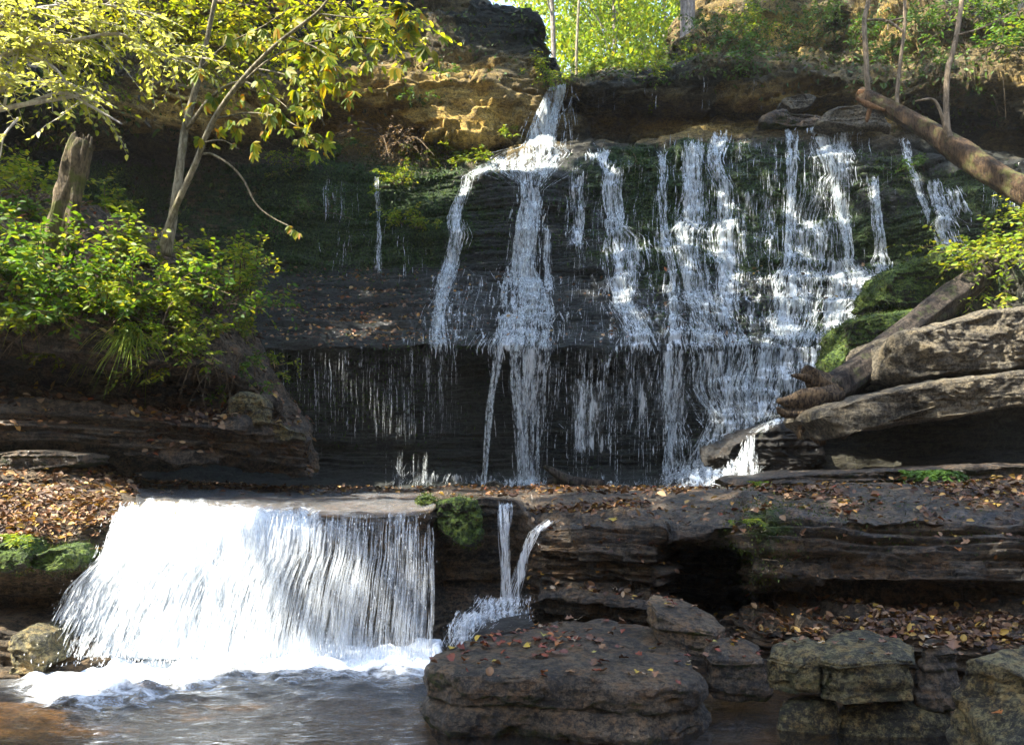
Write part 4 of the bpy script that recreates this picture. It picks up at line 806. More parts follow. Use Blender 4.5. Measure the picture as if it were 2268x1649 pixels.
X, Y = np.meshgrid(px, py); u, v = toUV(np.stack([X, np.maximum(Y, .5), 0 * X], -1))
dist = np.maximum(6.66 - Y, 0)
span = sstep(20, 110, u) * (1 - sstep(930, 1010, u))
foam = span * (np.exp(-(dist / .30) ** 2) * 1.0 + .55 * np.exp(-(dist / .95) ** 2) * (1.25 - .5 * sstep(200, 700, u)))
foam = foam + span * .22 * np.exp(-(dist / 1.7) ** 2)
foam = foam + .75 * gauss(u, v, 190, 1525, 190, 48) - .06
foam = np.where(Y > 6.7, np.where(span > .3, 1., foam), foam)
milk_glow = np.clip(.42 * np.exp(-dist / .8) * sstep(-100, 60, u) * (1 - sstep(900, 1010, u)) + .02, 0, 1)  # aerated water, plus haze glow and reflection painted in as grey
wave = .03 * fbm(X * 2, Y * 3, 0 * X, 4, 95) + foam.clip(0, 1) * .13 * (fbm(X * 5, Y * 6, 0 * X, 5, 96) + .3)
pool = build('water', np.stack([X, Y, wave], -1).reshape(-1, 3), gfaces(*X.shape), M['pool'], attrs={'foam': foam, 'milk_glow': milk_glow}); tag(pool, kind='structure')

# the skin of running water on the ledge above the broad fall
g_ = LG['G']; ul = np.median(toUV(g_)[0], 0); j0, j1 = np.searchsorted(ul, 300), np.searchsorted(ul, 962); rsel = (LG['RT'][:, 0] >= 5.95) & (LG['RT'][:, 0] <= 8.6)
W_ = g_[rsel][:, j0:j1].copy(); xx, yy = W_[..., 0], W_[..., 1]
W_[..., 2] = np.maximum(blur(W_[..., 2:3], 6)[..., 0], W_[..., 2]) + .012 + .014 * fbm(xx * 5, yy * 9, 0 * xx, 4, 121) - .03 * sstep(8.5, 11, yy) * (fbm(xx * 1.5, yy * 1.5, 0 * xx, 3, 122) > 0)
W_[..., 1] -= .01
fo_ = -.06 + .30 * np.exp(-((yy - 6.95) / .22) ** 2) + .25 * fbm(xx * 3, yy * 2, 0 * xx, 4, 123)
tag(build('water', W_.reshape(-1, 3), gfaces(*xx.shape), M['pool'], attrs={'foam': fo_, 'milk_glow': .18 + 0 * xx}), kind='structure')  # grey share stands in for the bluish sheen of the ledge
# ---------------------------------------------------------------- loose rocks
FUZZ = []; TOPS = {}          # upward facing points of each rock, for the leaves that lie on it
def finish_rock(G, amp, s, sc_, strat=.0, tilt=0.):
    N = gnormals(G); N[~np.isfinite(N)] = 0
    x, y, z = G[..., 0], G[..., 1], G[..., 2]
    d = fbm(x * 2.2 * sc_, y * 2.2 * sc_, z * 2.6 * sc_, 5, s) * amp * 1.5 + fbm(x * 9 * sc_, y * 9 * sc_, z * 12 * sc_, 4, s + 5) * amp * .45
    d = d + amp * (1.1 * ridged(x * 1.7 * sc_, y * 1.7 * sc_, z * 2.2 * sc_, 5, s + 2) * .6 + 2.6 * terr(fbm(x * 1.9 * sc_, y * 1.9 * sc_, z * 2.4 * sc_, 4, s + 7), 6.) * (1 - .7 * np.abs(N[..., 2])))
    if strat: d = d + strat * (strata(x, y, z, s % 40 + 40, .04, .13, tilt=tilt, joint=1.8, und=.06) * (1 - .8 * np.abs(N[..., 2])))
    d = d * (1 - .45 * sstep(.7, .95, np.abs(N[..., 2])))
    G2 = G + N * d[..., None]
    G2[:, -1] = G2[:, 0]
    G2[0] = G2[0].mean(0); G2[-1] = G2[-1].mean(0)
    return G2
def outline3(pts, n):
    p = np.array(pts + [pts[0]], float); q = spline(p, n * 4) * .45
    L = np.concatenate([[0], np.cumsum(np.linalg.norm(np.diff(p, axis=0), axis=1))])
    t = np.linspace(0, L[-1], n)
    lin = np.stack([np.interp(t, L, p[:, k]) for k in range(3)], -1)
    c = lin.copy()
    for _ in range(3):
        c[1:-1] = (c[:-2] + 2 * c[1:-1] + c[2:]) / 4
    c[-1] = c[0]; return c
def emit_rock(name, G, mat, label, cat, group=None, parent=None):
    nr, nc = G.shape[:2]
    V = G.reshape(-1, 3); f = gfaces(nr, nc)
    c = V.mean(0)
    # make the faces look outwards
    a, b, d_ = V[f[:, 0]], V[f[:, 1]], V[f[:, 2]]
    nn = np.cross(b - a, d_ - a)
    if (nn * (a - c)).sum() < 0: f = f[:, ::-1]
    o = build(name, V, f, mat, parent, loc=None if parent else base_of(V))
    m = o.data
    if label: tag(o, label, cat, group)
    N = gnormals(G)
    up = np.abs(N[..., 2]) > .75
    zc = np.median(G[..., 2]); P_ = G[up & (G[..., 2] > zc)]
    TOPS[label] = P_
    if mat is M['mossy']: FUZZ.append((o, G))
    SURF.append(G)
    return o
def front_rock(name, label, cat, pts, Y, depth, mat, amp=.05, s=0, strat=.03, n=190, sc_=1., tilt=0., group=None, parent=None):
    """a block whose front outline is given; it runs back by depth"""
    o = outline3([tuple(P(p[0], p[1], Y)) for p in pts], n); c = o.mean(0)
    prof = [(0, .0)] + [(f, .0) for f in (.2, .4, .6, .78, .88)] + [(.94, .03), (.985, .10), (1.0, .22), (1.0, .4), (1., .6), (.98, .8), (.92, .93), (.8, 1.), (.5, 1.), (.2, 1.), (0, 1.)]
    pr = spline(np.array(prof), 100); pr[:, 0] = np.clip(pr[:, 0], 0, 1.02)
    R = []
    for sx, dy in pr:
        q = c + (o - c) * sx; q = q.copy(); q[:, 1] += dy * depth; R.append(q)
    return emit_rock(name, finish_rock(np.array(R), amp, s, sc_, strat, tilt), mat, label, cat, group, parent)
def plan_rock(name, label, cat, pts, thick, mat, amp=.04, s=0, strat=.02, n=230, sc_=1., crown=.04, prof=None, group=None):
    """a block whose top outline is given as (U, V, Z); it goes down by thick"""
    w = []
    for U, V, Z in pts:
        Y = (CAMZ - Z) * F / (V - HZ); w.append(tuple(P(U, V, Y)))
    o = outline3(w, n); c = o.mean(0)
    prof = prof or [(0, crown), (.3, crown), (.6, crown * .8), (.84, crown * .4), (.955, .0), (1.0, -.05), (1.02, -.16), (1.03, -.34), (1.02, -.5), (1.0, -.66), (.99, -.8), (.93, -.95), (.8, -1.), (.4, -1.), (0, -1.)]
    pr = spline(np.array(prof), 110)
    R = []
    for sx, dz in pr:
        q = c + (o - c) * max(sx, 0); q = q.copy(); q[:, 2] += dz * thick if dz < 0 else dz; R.append(q)
    return emit_rock(name, finish_rock(np.array(R), amp, s, sc_, strat), mat, label, cat, group)

plan_rock('boulder', 'large flat-topped boulder in the pool, its top strewn with red and yellow leaves', 'boulder',
    [(945,1478,.34),(955,1446,.36),(1030,1428,.38),(1120,1400,.39),(1210,1376,.40),(1330,1366,.40),(1420,1380,.38),(1490,1412,.36),(1535,1455,.33),(1548,1492,.30),(1500,1512,.30),(1400,1512,.31),(1250,1498,.33),(1100,1496,.34),(1000,1494,.34)],
    .50, M['boulder'], .055, 3, .014, 300, crown=.02, prof=[(0, .02), (.3, .02), (.6, .016), (.84, .01), (.955, .0), (1.0, -.05), (1.02, -.18), (1.0, -.30), (.965, -.36), (1.02, -.43), (1.05, -.56), (1.0, -.7), (.93, -.95), (.8, -1.), (.4, -1.), (0, -1.)])
GR = 'lichen covered rocks at the right edge of the pool'
plan_rock('rock', 'pale rounded lichen rock, left end of the group by the dark pool', 'rock', [(1694,1454,.40),(1704,1434,.43),(1740,1416,.45),(1790,1412,.45),(1818,1432,.44),(1814,1462,.41),(1760,1472,.38)], .19, M['lichen'], .045, 11, .01, group=GR)
plan_rock('rock', 'biggest pale lichen rock of the group, square and blunt, fern sprigs below', 'rock', [(1804,1462,.42),(1812,1430,.45),(1850,1408,.47),(1930,1402,.48),(2000,1408,.48),(2032,1432,.46),(2036,1464,.43),(1960,1468,.43),(1860,1474,.42)], .23, M['lichen'], .05, 12, .012, group=GR)
plan_rock('rock', 'dark square rock behind the biggest lichen rock, brown leaves caught beside it', 'rock', [(2034,1440,.44),(2042,1418,.46),(2100,1412,.47),(2130,1422,.46),(2134,1446,.44),(2090,1452,.43),(2048,1452,.43)], .30, M['boulder'], .035, 13, .02, group=GR)
plan_rock('rock', 'small squarish mossy stone at the water under the pale lichen rock', 'rock', [(1728,1572,.11),(1735,1554,.13),(1790,1550,.14),(1838,1556,.13),(1840,1578,.10),(1780,1584,.09)], .20, M['lichen'], .03, 14, .01, n=100, group=GR)
plan_rock('rock', 'long low mossy stone with leaves on top, under the biggest lichen rock', 'rock', [(1850,1582,.10),(1856,1560,.13),(1930,1552,.14),(2040,1552,.14),(2100,1564,.12),(2104,1592,.08),(1990,1596,.08),(1900,1594,.08)], .22, M['lichen'], .035, 15, .01, group=GR)
plan_rock('boulder', 'grey green boulder in the bottom right corner, cut off by the frame', 'boulder', [(2122,1560,.26),(2128,1500,.40),(2140,1462,.50),(2220,1440,.55),(2400,1430,.56),(2560,1520,.5),(2560,1680,.3),(2300,1690,.18),(2170,1640,.16)], .55, M['lichen'], .07, 16, .03, 190, crown=.03)
plan_rock('rock', 'tilted flat slab of stone leaning between the dark hollow and the flat boulder', 'rock', [(1428,1328,.60),(1440,1312,.62),(1510,1322,.60),(1585,1362,.52),(1606,1390,.46),(1590,1408,.43),(1520,1394,.47),(1455,1362,.54)], .17, M['boulder'], .03, 17, .02)
plan_rock('rock', 'low wet stone littered with leaves below the tilted slab', 'rock', [(1555,1446,.34),(1580,1418,.38),(1640,1410,.38),(1690,1430,.36),(1694,1466,.30),(1630,1474,.28),(1575,1470,.29)], .22, M['boulder'], .04, 18, .02)
plan_rock('rock', 'dark shelf of stone under the small cascade, beside the flat boulder', 'rock', [(1000,1412,.22),(1030,1385,.30),(1090,1368,.36),(1165,1362,.40),(1180,1385,.36),(1120,1405,.30),(1060,1425,.22)], .3, M['darkrock'], .04, 19, .02)
front_rock('boulder', 'dark boulder blocking the notch beside the topmost waterfall', 'boulder', [(1174,188),(1178,140),(1196,122),(1232,123),(1246,148),(1253,182),(1240,190),(1200,192)], 18.9, 1.3, M['darkrock'], .10, 21, .04)
front_rock('boulder', 'mossy clump of rock on the lip right of the broad waterfall', 'boulder', [(962,1140),(975,1112),(1010,1104),(1050,1112),(1068,1140),(1064,1180),(1045,1206),(1010,1196),(972,1172)], 7.02, .55, M['mossy'], .05, 22, .0, sc_=2)
front_rock('rock', 'tiny round moss cushion on the ledge left of the big moss clump', 'rock', [(925,1112),(932,1100),(950,1098),(962,1108),(955,1116)], 7.5, .16, M['mossy'], .015, 23, 0, n=60, sc_=3)
GM = 'moss cushions on the leafy left bank'
front_rock('rock', 'round yellow-green moss cushion hanging over the dark hollow at the left edge', 'rock', [(-20,1262),(-16,1215),(10,1195),(45,1200),(64,1230),(52,1256),(20,1268)], 6.22, .4, M['mossy'], .04, 24, 0, sc_=2, group=GM)
front_rock('rock', 'rounded moss cushion halfway between the left edge and the white water', 'rock', [(70,1256),(80,1232),(105,1216),(138,1214),(154,1236),(146,1258),(110,1264)], 6.3, .4, M['mossy'], .035, 25, 0, sc_=2, group=GM)
front_rock('rock', 'grey stone in the spray at the left foot of the broad waterfall', 'rock', [(18,1495),(20,1425),(50,1398),(90,1410),(104,1450),(100,1500)], 6.05, .5, M['lichen'], .05, 26, .01, sc_=1.5)
front_rock('boulder', 'blocky boulder perched at the end of the left ledge with leaves around it', 'boulder', [(510,934),(514,884),(536,870),(572,878),(590,900),(586,934),(550,942)], 9.9, .5, M['lichen'], .05, 27, .02)
front_rock('rock', 'pale angular tip of the left ledge, pointing at the falls', 'rock', [(585,958),(596,936),(620,934),(640,950),(662,956),(660,972),(630,978),(600,972)], 10.3, .5, M['lichen'], .04, 28, .015)
GS = 'slabs stacked on the right bank'
front_rock('slab_rock', 'thick rounded slab of tan rock lying over the big log, upper of the two slabs', 'rock', [(1976,800),(1982,760),(2010,735),(2080,712),(2180,692),(2280,672),(2420,655),(2430,800),(2280,812),(2180,822),(2100,828),(2020,842),(1985,828)], 10.6, 1.8, M['slab'], .085, 31, .015, 200, group=GS)
front_rock('slab_rock', 'long thin tan slab jutting left over the dark cave, lower of the two slabs', 'rock', [(1814,924),(1822,904),(1880,888),(1990,862),(2100,842),(2260,822),(2430,806),(2430,872),(2260,896),(2140,920),(2010,936),(1940,946),(1880,954),(1862,972),(1846,948)], 10.0, 1.7, M['slab'], .06, 32, .015, 220, group=GS)
front_rock('boulder', 'upper green mossy boulder beside the log on the right bank', 'boulder', [(1942,668),(1950,640),(1985,598),(2030,574),(2110,572),(2165,592),(2170,680),(2080,672),(1990,676)], 13.2, 1.2, M['mossy'], .12, 33, .02)
front_rock('boulder', 'lower bright mossy boulder wedged along the left side of the big log', 'boulder', [(1846,838),(1866,776),(1882,712),(1940,692),(2020,686),(2070,720),(1990,790),(1900,838)], 12.3, 1.0, M['mossy'], .10, 34, .02)
front_rock('slab_rock', 'thin ledge slab along the foot of the right bank, a fern growing on it', 'rock', [(1636,1074),(1650,1060),(1760,1050),(1900,1044),(2050,1038),(2260,1030),(2430,1026),(2430,1064),(2260,1066),(2100,1076),(1960,1080),(1800,1078),(1690,1082)], 9.3, 1.6, M['boulder'], .06, 35, .05, 220)
front_rock('boulder', 'dark wet boulder under the white spout at the right foot of the falls', 'boulder', [(1590,1010),(1610,985),(1680,950),(1740,938),(1800,960),(1830,1010),(1820,1060),(1700,1066),(1640,1060)], 12.3, 1.4, M['darkrock'], .12, 36, .05)
GB = 'loose blocks in the cleft above the mossy wall'
front_rock('rock', 'pale flat block of sandstone high in the cleft, uppermost of the loose blocks', 'rock', [(1732,226),(1740,214),(1770,208),(1806,212),(1802,226),(1790,240),(1752,242)], 17.2, .8, M['slab'], .07, 37, .02, n=90, group=GB)
front_rock('rock', 'grey broken block under the pale flat block in the cleft', 'rock', [(1690,272),(1700,252),(1740,246),(1790,252),(1826,262),(1822,276),(1760,282)], 17.0, .8, M['boulder'], .08, 38, .02, n=90, group=GB)
front_rock('rock', 'broad block of sandstone right of the cleft above the stout fall', 'rock', [(1826,270),(1832,244),(1870,232),(1930,234),(1960,252),(1966,280),(1900,286)], 16.5, .9, M['slab'], .08, 39, .03, n=110, group=GB)
front_rock('rock', 'small ochre stone lying on the rock floor left of the small log', 'rock', [(1070,1080),(1078,1068),(1096,1064),(1112,1072),(1112,1083),(1090,1086)], 14.2, .3, M['slab'], .04, 40, 0, n=60)
front_rock('rock', 'flat mossy rock standing out of the leaves on the far left floor', 'rock', [(-60,1035),(-50,1006),(40,998),(130,1000),(182,1008),(186,1026),(110,1036),(0,1042)], 8.3, .7, M['boulder'], .05, 41, .02)

# ---------------------------------------------------------------- logs and dead wood
M['log'] = bark_mat('log_bark', (.008, .006, .0045), (.065, .05, .037), .02, (.06, .075, .02))
M['root'] = bark_mat('root_wood', (.015, .009, .006), (.16, .11, .06), 0, scale=1.4)
M['trunk'] = bark_mat('fallen_bark', (.02, .011, .005), (.095, .058, .028), .06, (.10, .10, .03))
M['shoot'] = bark_mat('shoot_bark', (.10, .075, .045), (.30, .23, .15))
M['split'] = bark_mat('split_wood', (.10, .045, .016), (.26, .14, .06), scale=1.3)
M['stump'] = bark_mat('stump_bark', (.035, .025, .014), (.20, .15, .085), .08, (.10, .11, .02))
M['pale'] = bark_mat('pale_bark', (.11, .095, .055), (.34, .30, .20), .02, (.16, .15, .05))
M['grey'] = bark_mat('grey_bark', (.12, .105, .09), (.34, .30, .26))
def stick(name, pts, mat, parent=None, n=40, seg=14, rough=.25, s=0, **k):
    """tapered limb; pts are (U, V, Y, radius in picture units)"""
    q = spline(np.array([(*P(a[0], a[1], a[2]), a[3] * a[2] / F) for a in pts]), n)
    ac = Acc(); tube(ac, q[:, :3], np.maximum(q[:, 3], .0015), seg, rough, s)
    return ac.build(name, mat, parent, **k)
lg_ = thing('fallen_log', 'big dark log with a torn root end, lying against the right bank', 'log', P(1900, 880, 11.4))
stick('trunk', [(1815,872,11.1,27),(1850,860,11.2,36),(1900,826,11.4,37),(1980,760,11.8,35),(2080,680,12.2,32),(2180,608,12.6,30),(2330,500,13.2,36)], M['log'], lg_, 160, 60, .17, 3)
for k, r in enumerate([
    [(1850,868,11.1,30),(1815,845,11.05,22),(1795,826,11.0,17),(1780,815,11.0,11)], [(1795,838,11.0,9),(1765,832,10.9,5),(1752,830,10.9,2)],
    [(1850,880,11.0,30),(1800,884,10.9,24),(1755,890,10.85,15),(1722,888,10.8,5)], [(1840,895,11.0,24),(1790,912,10.9,16),(1740,912,10.85,9),(1722,902,10.8,4)],
    [(1850,895,11.0,30),(1830,930,10.9,24),(1815,960,10.85,14),(1822,985,10.8,6)], [(1835,890,11.0,30),(1800,925,10.9,20),(1775,950,10.9,10),(1770,972,10.9,4)],
    [(1880,900,11.0,26),(1866,930,10.9,16),(1872,958,10.9,8),(1868,972,10.9,3)]]):
    stick('root', r, M['root'], lg_, 24, 14, .5, 60 + k)
ft = thing('fallen_tree', 'brown fallen trunk slanting across the far right corner with upright shoots growing from it', 'fallen tree', P(2140, 345, 13.4))
stick('trunk', [(1908,208,14.8,14),(1930,222,14.6,18),(1985,250,14.3,19),(2060,292,13.9,21),(2130,338,13.4,25),(2200,384,13.0,26),(2268,424,12.6,27),(2360,480,12.0,28)], M['trunk'], ft, 140, 36, .18, 7)
for k, r in enumerate([
    [(1934,222,14.6,8),(1922,195,14.6,6),(1918,120,14.6,6),(1914,50,14.6,5.5),(1922,10,14.6,5),(1930,-40,14.6,5)],
    [(1986,246,14.3,5),(1988,190,14.3,4.5),(1996,120,14.3,4),(2003,60,14.3,4),(2004,-30,14.3,3.5)],
    [(2106,318,13.5,11),(2098,280,13.5,7),(2096,210,13.5,6.5),(2100,150,13.5,6.5),(2108,125,13.5,6),(2122,60,13.5,5.5),(2134,-30,13.5,5)],
    [(2098,312,13.5,5),(2092,280,13.4,4),(2080,240,13.4,3.5),(2064,220,13.4,3),(2028,224,13.4,2)],
    [(1918,46,14.6,3),(1950,44,14.5,3),(1975,52,14.5,3),(2001,72,14.4,2)], [(2004,40,14.3,2.5),(1960,48,14.3,1.5)], [(2112,80,13.5,2),(2180,60,13.3,1.5),(2240,28,13.2,1)]]):
    stick('shoot', r, M['shoot'], ft, 30, 8, .06, 70 + k)
for k, r in enumerate([[(1900,203,14.7,5),(1930,214,14.6,9),(1975,240,14.4,5)], [(1896,218,14.5,4),(1925,232,14.45,6),(1960,244,14.3,3)], [(1928,238,14.5,5),(1924,252,14.5,5),(1919,270,14.5,3)]]):
    stick('splinter', r, M['split'], ft, 16, 8, .3, 80 + k)
sl_ = thing('log', 'short dark log with a raised stub, stranded at the foot of the widest fall', 'log', P(1270, 1078, 14.2))
stick('trunk', [(1212,1070,14.3,10),(1250,1066,14.3,13),(1300,1070,14.2,11),(1338,1071,14.1,9)], M['log'], sl_, 40, 16, .25, 9)
stick('branch', [(1262,1066,14.2,12),(1236,1050,14.2,9),(1216,1038,14.2,7),(1204,1032,14.2,4)], M['log'], sl_, 24, 12, .3, 10)
stick('branch', [(1205,1078,14.1,5),(1260,1080,14.1,6),(1330,1079,14.0,4)], M['log'], sl_, 24, 10, .3, 11)
sp = thing('tree_stump', 'leaning mossy broken stump among the shrubs on the left bank', 'stump', P(120, 620, 9.2))
stick('trunk', [(112,640,9.2,30),(128,560,9.25,27),(150,450,9.3,26),(170,360,9.3,25),(182,318,9.3,24),(184,312,9.3,20)], M['stump'], sp, 100, 44, .42, 12)
for k in range(7):
    u = 164 + k * 6; stick('splinter', [(u,330,9.28 + .02 * (k % 3),4),(u + 2,312 - 4 * (k % 3),9.28,3),(u + 3,303 - 5 * (k % 2),9.28,1)], M['stump'], sp, 10, 6, .3, 90 + k)
# ---------------------------------------------------------------- plants
M['f_shrub'] = leaf_mat('shrub_leaf', [(0, (.03, .085, .010)), (.4, (.07, .16, .016)), (.8, (.13, .22, .022)), (1, (.26, .26, .03))], .5)
M['f_bright'] = leaf_mat('bright_leaf', [(0, (.08, .15, .012)), (.5, (.17, .26, .02)), (1, (.34, .34, .035))], .5)
M['f_forest'] = leaf_mat('forest_leaf', [(0, (.10, .18, .015)), (.5, (.17, .27, .022)), (.85, (.26, .31, .025)), (1, (.34, .32, .03))], .55)
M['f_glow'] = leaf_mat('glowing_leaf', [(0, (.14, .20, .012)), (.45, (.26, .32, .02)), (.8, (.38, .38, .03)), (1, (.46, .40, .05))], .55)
M['f_overlit'] = leaf_mat('overexposed_leaf', [(0, (.26, .30, .05)), (.45, (.40, .44, .12)), (.8, (.52, .54, .20)), (1, (.60, .60, .32))], .5)  # leaf colour whitened to imitate overexposure in the sun
M['f_buckeye'] = leaf_mat('lobed_leaf', [(0, (.08, .15, .012)), (.4, (.20, .27, .016)), (.72, (.32, .33, .02)), (.92, (.42, .32, .02)), (1, (.40, .18, .012))], .6)
M['f_canopy'] = leaf_mat('canopy_leaf', [(0, (.04, .09, .01)), (1, (.10, .16, .02))], .3)
M['f_dry'] = leaf_mat('dry_leaf', [(0, (.16, .09, .045)), (1, (.42, .28, .15))], .3)
M['f_fern'] = leaf_mat('fern_leaf', [(0, (.035, .085, .015)), (1, (.10, .19, .03))], .35)
M['f_moss'] = leaf_mat('moss_leaf', [(0, (.010, .028, .006)), (.6, (.03, .07, .012)), (1, (.07, .12, .02))], .3)
M['f_mossy'] = leaf_mat('moss_fuzz', [(0, (.016, .034, .006)), (.6, (.048, .085, .014)), (1, (.12, .14, .026))], .35)
M['f_cover'] = leaf_mat('cover_leaf', [(0, (.04, .03, .014)), (.25, (.08, .055, .025)), (.45, (.035, .075, .012)), (1, (.11, .17, .025))], .3)
M['twig'] = bark_mat('twig_bark', (.05, .035, .02), (.20, .15, .09))
def basis(d):
    r = np.array([0, 0, 1.]) if abs(d[2]) < .9 else np.array([1., 0, 0])
    a = np.cross(d, r); a /= np.linalg.norm(a); return a, np.cross(a, d)
def leafy(accL, pts, n, L, wid, spread=.9, up=.8, droop=.2, start=.15):
    """leaves set alternately along a twig"""
    f = np.linspace(start, 1, n); m = len(pts); t = f * (m - 1); i = np.minimum(t.astype(int), m - 2); w = (t - i)[:, None]
    p = pts[i] * (1 - w) + pts[i + 1] * w; d = unit(pts[i + 1] - pts[i])
    side = unit(np.cross(d, np.array([0, 0, 1.])) + 1e-6) * np.where(np.arange(n) % 2, 1, -1)[:, None]
    ax = unit(d * (1 - spread * .5) + side * spread + rng.normal(0, .25, (n, 3)))
    nr_ = unit(np.array([0, -.25, up]) + rng.normal(0, .45, (n, 3)))
    leaves(accL, p, ax, nr_, L * rng.uniform(.6, 1.2, n), wid, .2, droop)
def shrub(name, label, cat, pos, h, r, nst, L, mat, wid=.5, lean=(0, -.35, .2), droop=.45, twigs=6, nl=8, group=None, stem_mat='twig', thick=.006):
    th = thing(name, label, cat, pos, group); A = Acc(); S = Acc(); pos = np.array(pos, float)
    for k in range(nst):
        d = unit(rng.normal(0, .55, 3) + np.array(lean) + np.array([0, 0, .75])); l = h * rng.uniform(.55, 1.1)
        b = pos + np.append(rng.normal(0, r * .35, 2), 0)
        t = np.linspace(0, 1, 7)[:, None]
        bend = np.array([d[0] * .5, d[1] * .5, -droop]) * l
        pts = b + d * l * t + bend * t ** 2 * .7 + np.cumsum(rng.normal(0, .02 * l, (7, 3)), 0) * t
        tube(S, pts, np.linspace(thick, thick * .3, 7) * (1 + h), 4, cap=False)
        leafy(A, pts[3:], nl, L, wid)
        for q in range(twigs):
            i = rng.integers(2, 6); dd = unit(rng.normal(0, .6, 3) + (pts[i] - pts[i - 1]) / l * 3 + np.array([0, -.15, .1])); tl = l * rng.uniform(.2, .45)
            tt = np.linspace(0, 1, 4)[:, None]; tp_ = pts[i] + dd * tl * tt + np.array([0, 0, -droop * .4]) * tl * tt ** 2
            tube(S, tp_, thick * .35, 3, cap=False)
            leafy(A, tp_, nl, L, wid)
    A.build('foliage', M[mat], th); S.build('stem', M[stem_mat], th); return th
ZALL = depth_map(SURF)
def at(U, V, dy=0.): return P(U, V, float(look(ZALL, U, V)) + dy)

GL = 'leafy shrubs on the left bank'
SH = [
 (60, 455, .8, .45, 14, .085, 'leafy shrub high on the bank behind the stump, at its left'),
 (240, 500, .9, .45, 16, .085, 'shrub on the slope behind the stump, at its right'),
 (20, 520, .8, .4, 14, .085, 'shrub with large pale leaves at the left edge, halfway up the bank'),
 (110, 600, .9, .45, 18, .08, 'thick shrub hiding the foot of the stump'),
 (330, 660, .8, .45, 18, .08, 'thick shrub under the leaning pale tree, toward the water'),
 (180, 730, .7, .45, 18, .07, 'shrub overhanging the dark hollow on the left'),
 (470, 690, .9, .45, 20, .07, 'spreading shrub in front of the bare slope at the right of the bank'),
 (270, 720, .7, .4, 16, .07, 'shrub over the long grass tuft'),
 (600, 815, .5, .35, 16, .05, 'fine plant hanging at the far right end of the bank, over the dark water'),
 (545, 835, .45, .3, 14, .05, 'small plant hanging over the blocky boulder on the ledge'),
 (60, 560, 1.0, .5, 16, .085, 'tall leafy shrub left of the leaning stump'),
 (20, 420, .8, .4, 10, .09, 'broad leaved shrub at the left edge under the white branches'),
 (225, 560, .9, .4, 14, .085, 'shrub just right of the leaning stump'),
 (300, 600, .9, .45, 16, .08, 'dense green shrub at the foot of the leaning pale tree'),
 (120, 660, .9, .5, 16, .08, 'bright shrub over the foot of the stump'),
 (430, 640, .9, .45, 18, .08, 'green shrub right of the leaning pale tree'),
 (520, 655, 1.05, .5, 20, .075, 'outermost shrub of the bank, reaching right over the dark water'),
 (360, 700, .8, .45, 16, .075, 'shrub hanging in the middle of the bank edge'),
 (230, 690, .8, .45, 16, .075, 'shrub above the grass tuft on the bank edge'),
 (30, 640, .7, .4, 12, .07, 'dull shrub mixed with dead twigs at the left edge'),
 (440, 755, .6, .35, 14, .065, 'low shrub at the bank edge above the dark hollow'),
 (330, 770, .55, .35, 12, .06, 'low drooping plant beside the grass tuft'),
 (210, 765, .55, .35, 12, .06, 'low dark plant hanging over the hollow on the left'),
 (500, 800, .5, .3, 10, .055, 'yellowing plant with bare runners at the tip of the bank'),
 (90, 740, .5, .35, 10, .06, 'small plant among bare roots on the left bank edge'),
 (470, 705, .7, .4, 16, .07, 'shrub over the bare earth near the right end of the bank'),
 (400, 790, .45, .3, 14, .05, 'small fine leaved plant over the leafy rock at the bank edge'),
 (150, 800, .45, .35, 12, .055, 'drooping plant under the shrubs at the rim of the dark hollow'),
 (280, 640, .8, .4, 16, .08, 'shrub in the thick of the bank below the leaning pale tree'),
 (540, 760, .5, .35, 14, .05, 'low sprawling plant at the right tip of the bank'),
 (560, 690, .7, .35, 14, .06, 'slim leaning plant at the right end of the bank'),
]
for (u, v, h, r, n, L, lab) in SH:
    shrub('shrub', lab, 'shrub', at(u, v, .1), h, r, n, L, 'f_bright' if rng.random() < .4 else 'f_shrub', .55, group=GL)

def tuft(label, pos, h, n, mat='f_bright', group='grass tufts on the bank'):
    A = Acc(); p = np.array(pos) + rng.normal(0, .02 + h * .05, (n, 3)); d = unit(rng.normal(0, .35, (n, 3)) + np.array([0, -.5, .6]))
    t = np.linspace(0, 1, 6); l = h * rng.uniform(.6, 1.1, n)
    C_ = p[:, None] + d[:, None] * (l[:, None, None] * t[None, :, None]) + np.array([0, -.15, -1.0])[None, None] * (l[:, None, None] * t[None, :, None] ** 2)
    W = (.0045 * (1 - t ** 2) + .0006)[None] * np.ones((n, 1)) * (h / .35) ** .5
    prisms(A, C_, W)
    o = A.build('grass_tuft', M[mat]); return tag(o, label, 'grass', group)
tuft('long drooping grass tuft hanging from the middle of the bank edge', at(290, 755, -.1), .45, 150)
tuft('short grass tuft at the left edge of the bank', at(38, 690, -.1), .40, 110)
tuft('small grass tuft low on the bank edge beside the leafy rock', at(330, 815, -.15), .28, 70)
tuft('thin grass tuft on the slope in the middle of the bank', at(205, 790, -.1), .3, 70)

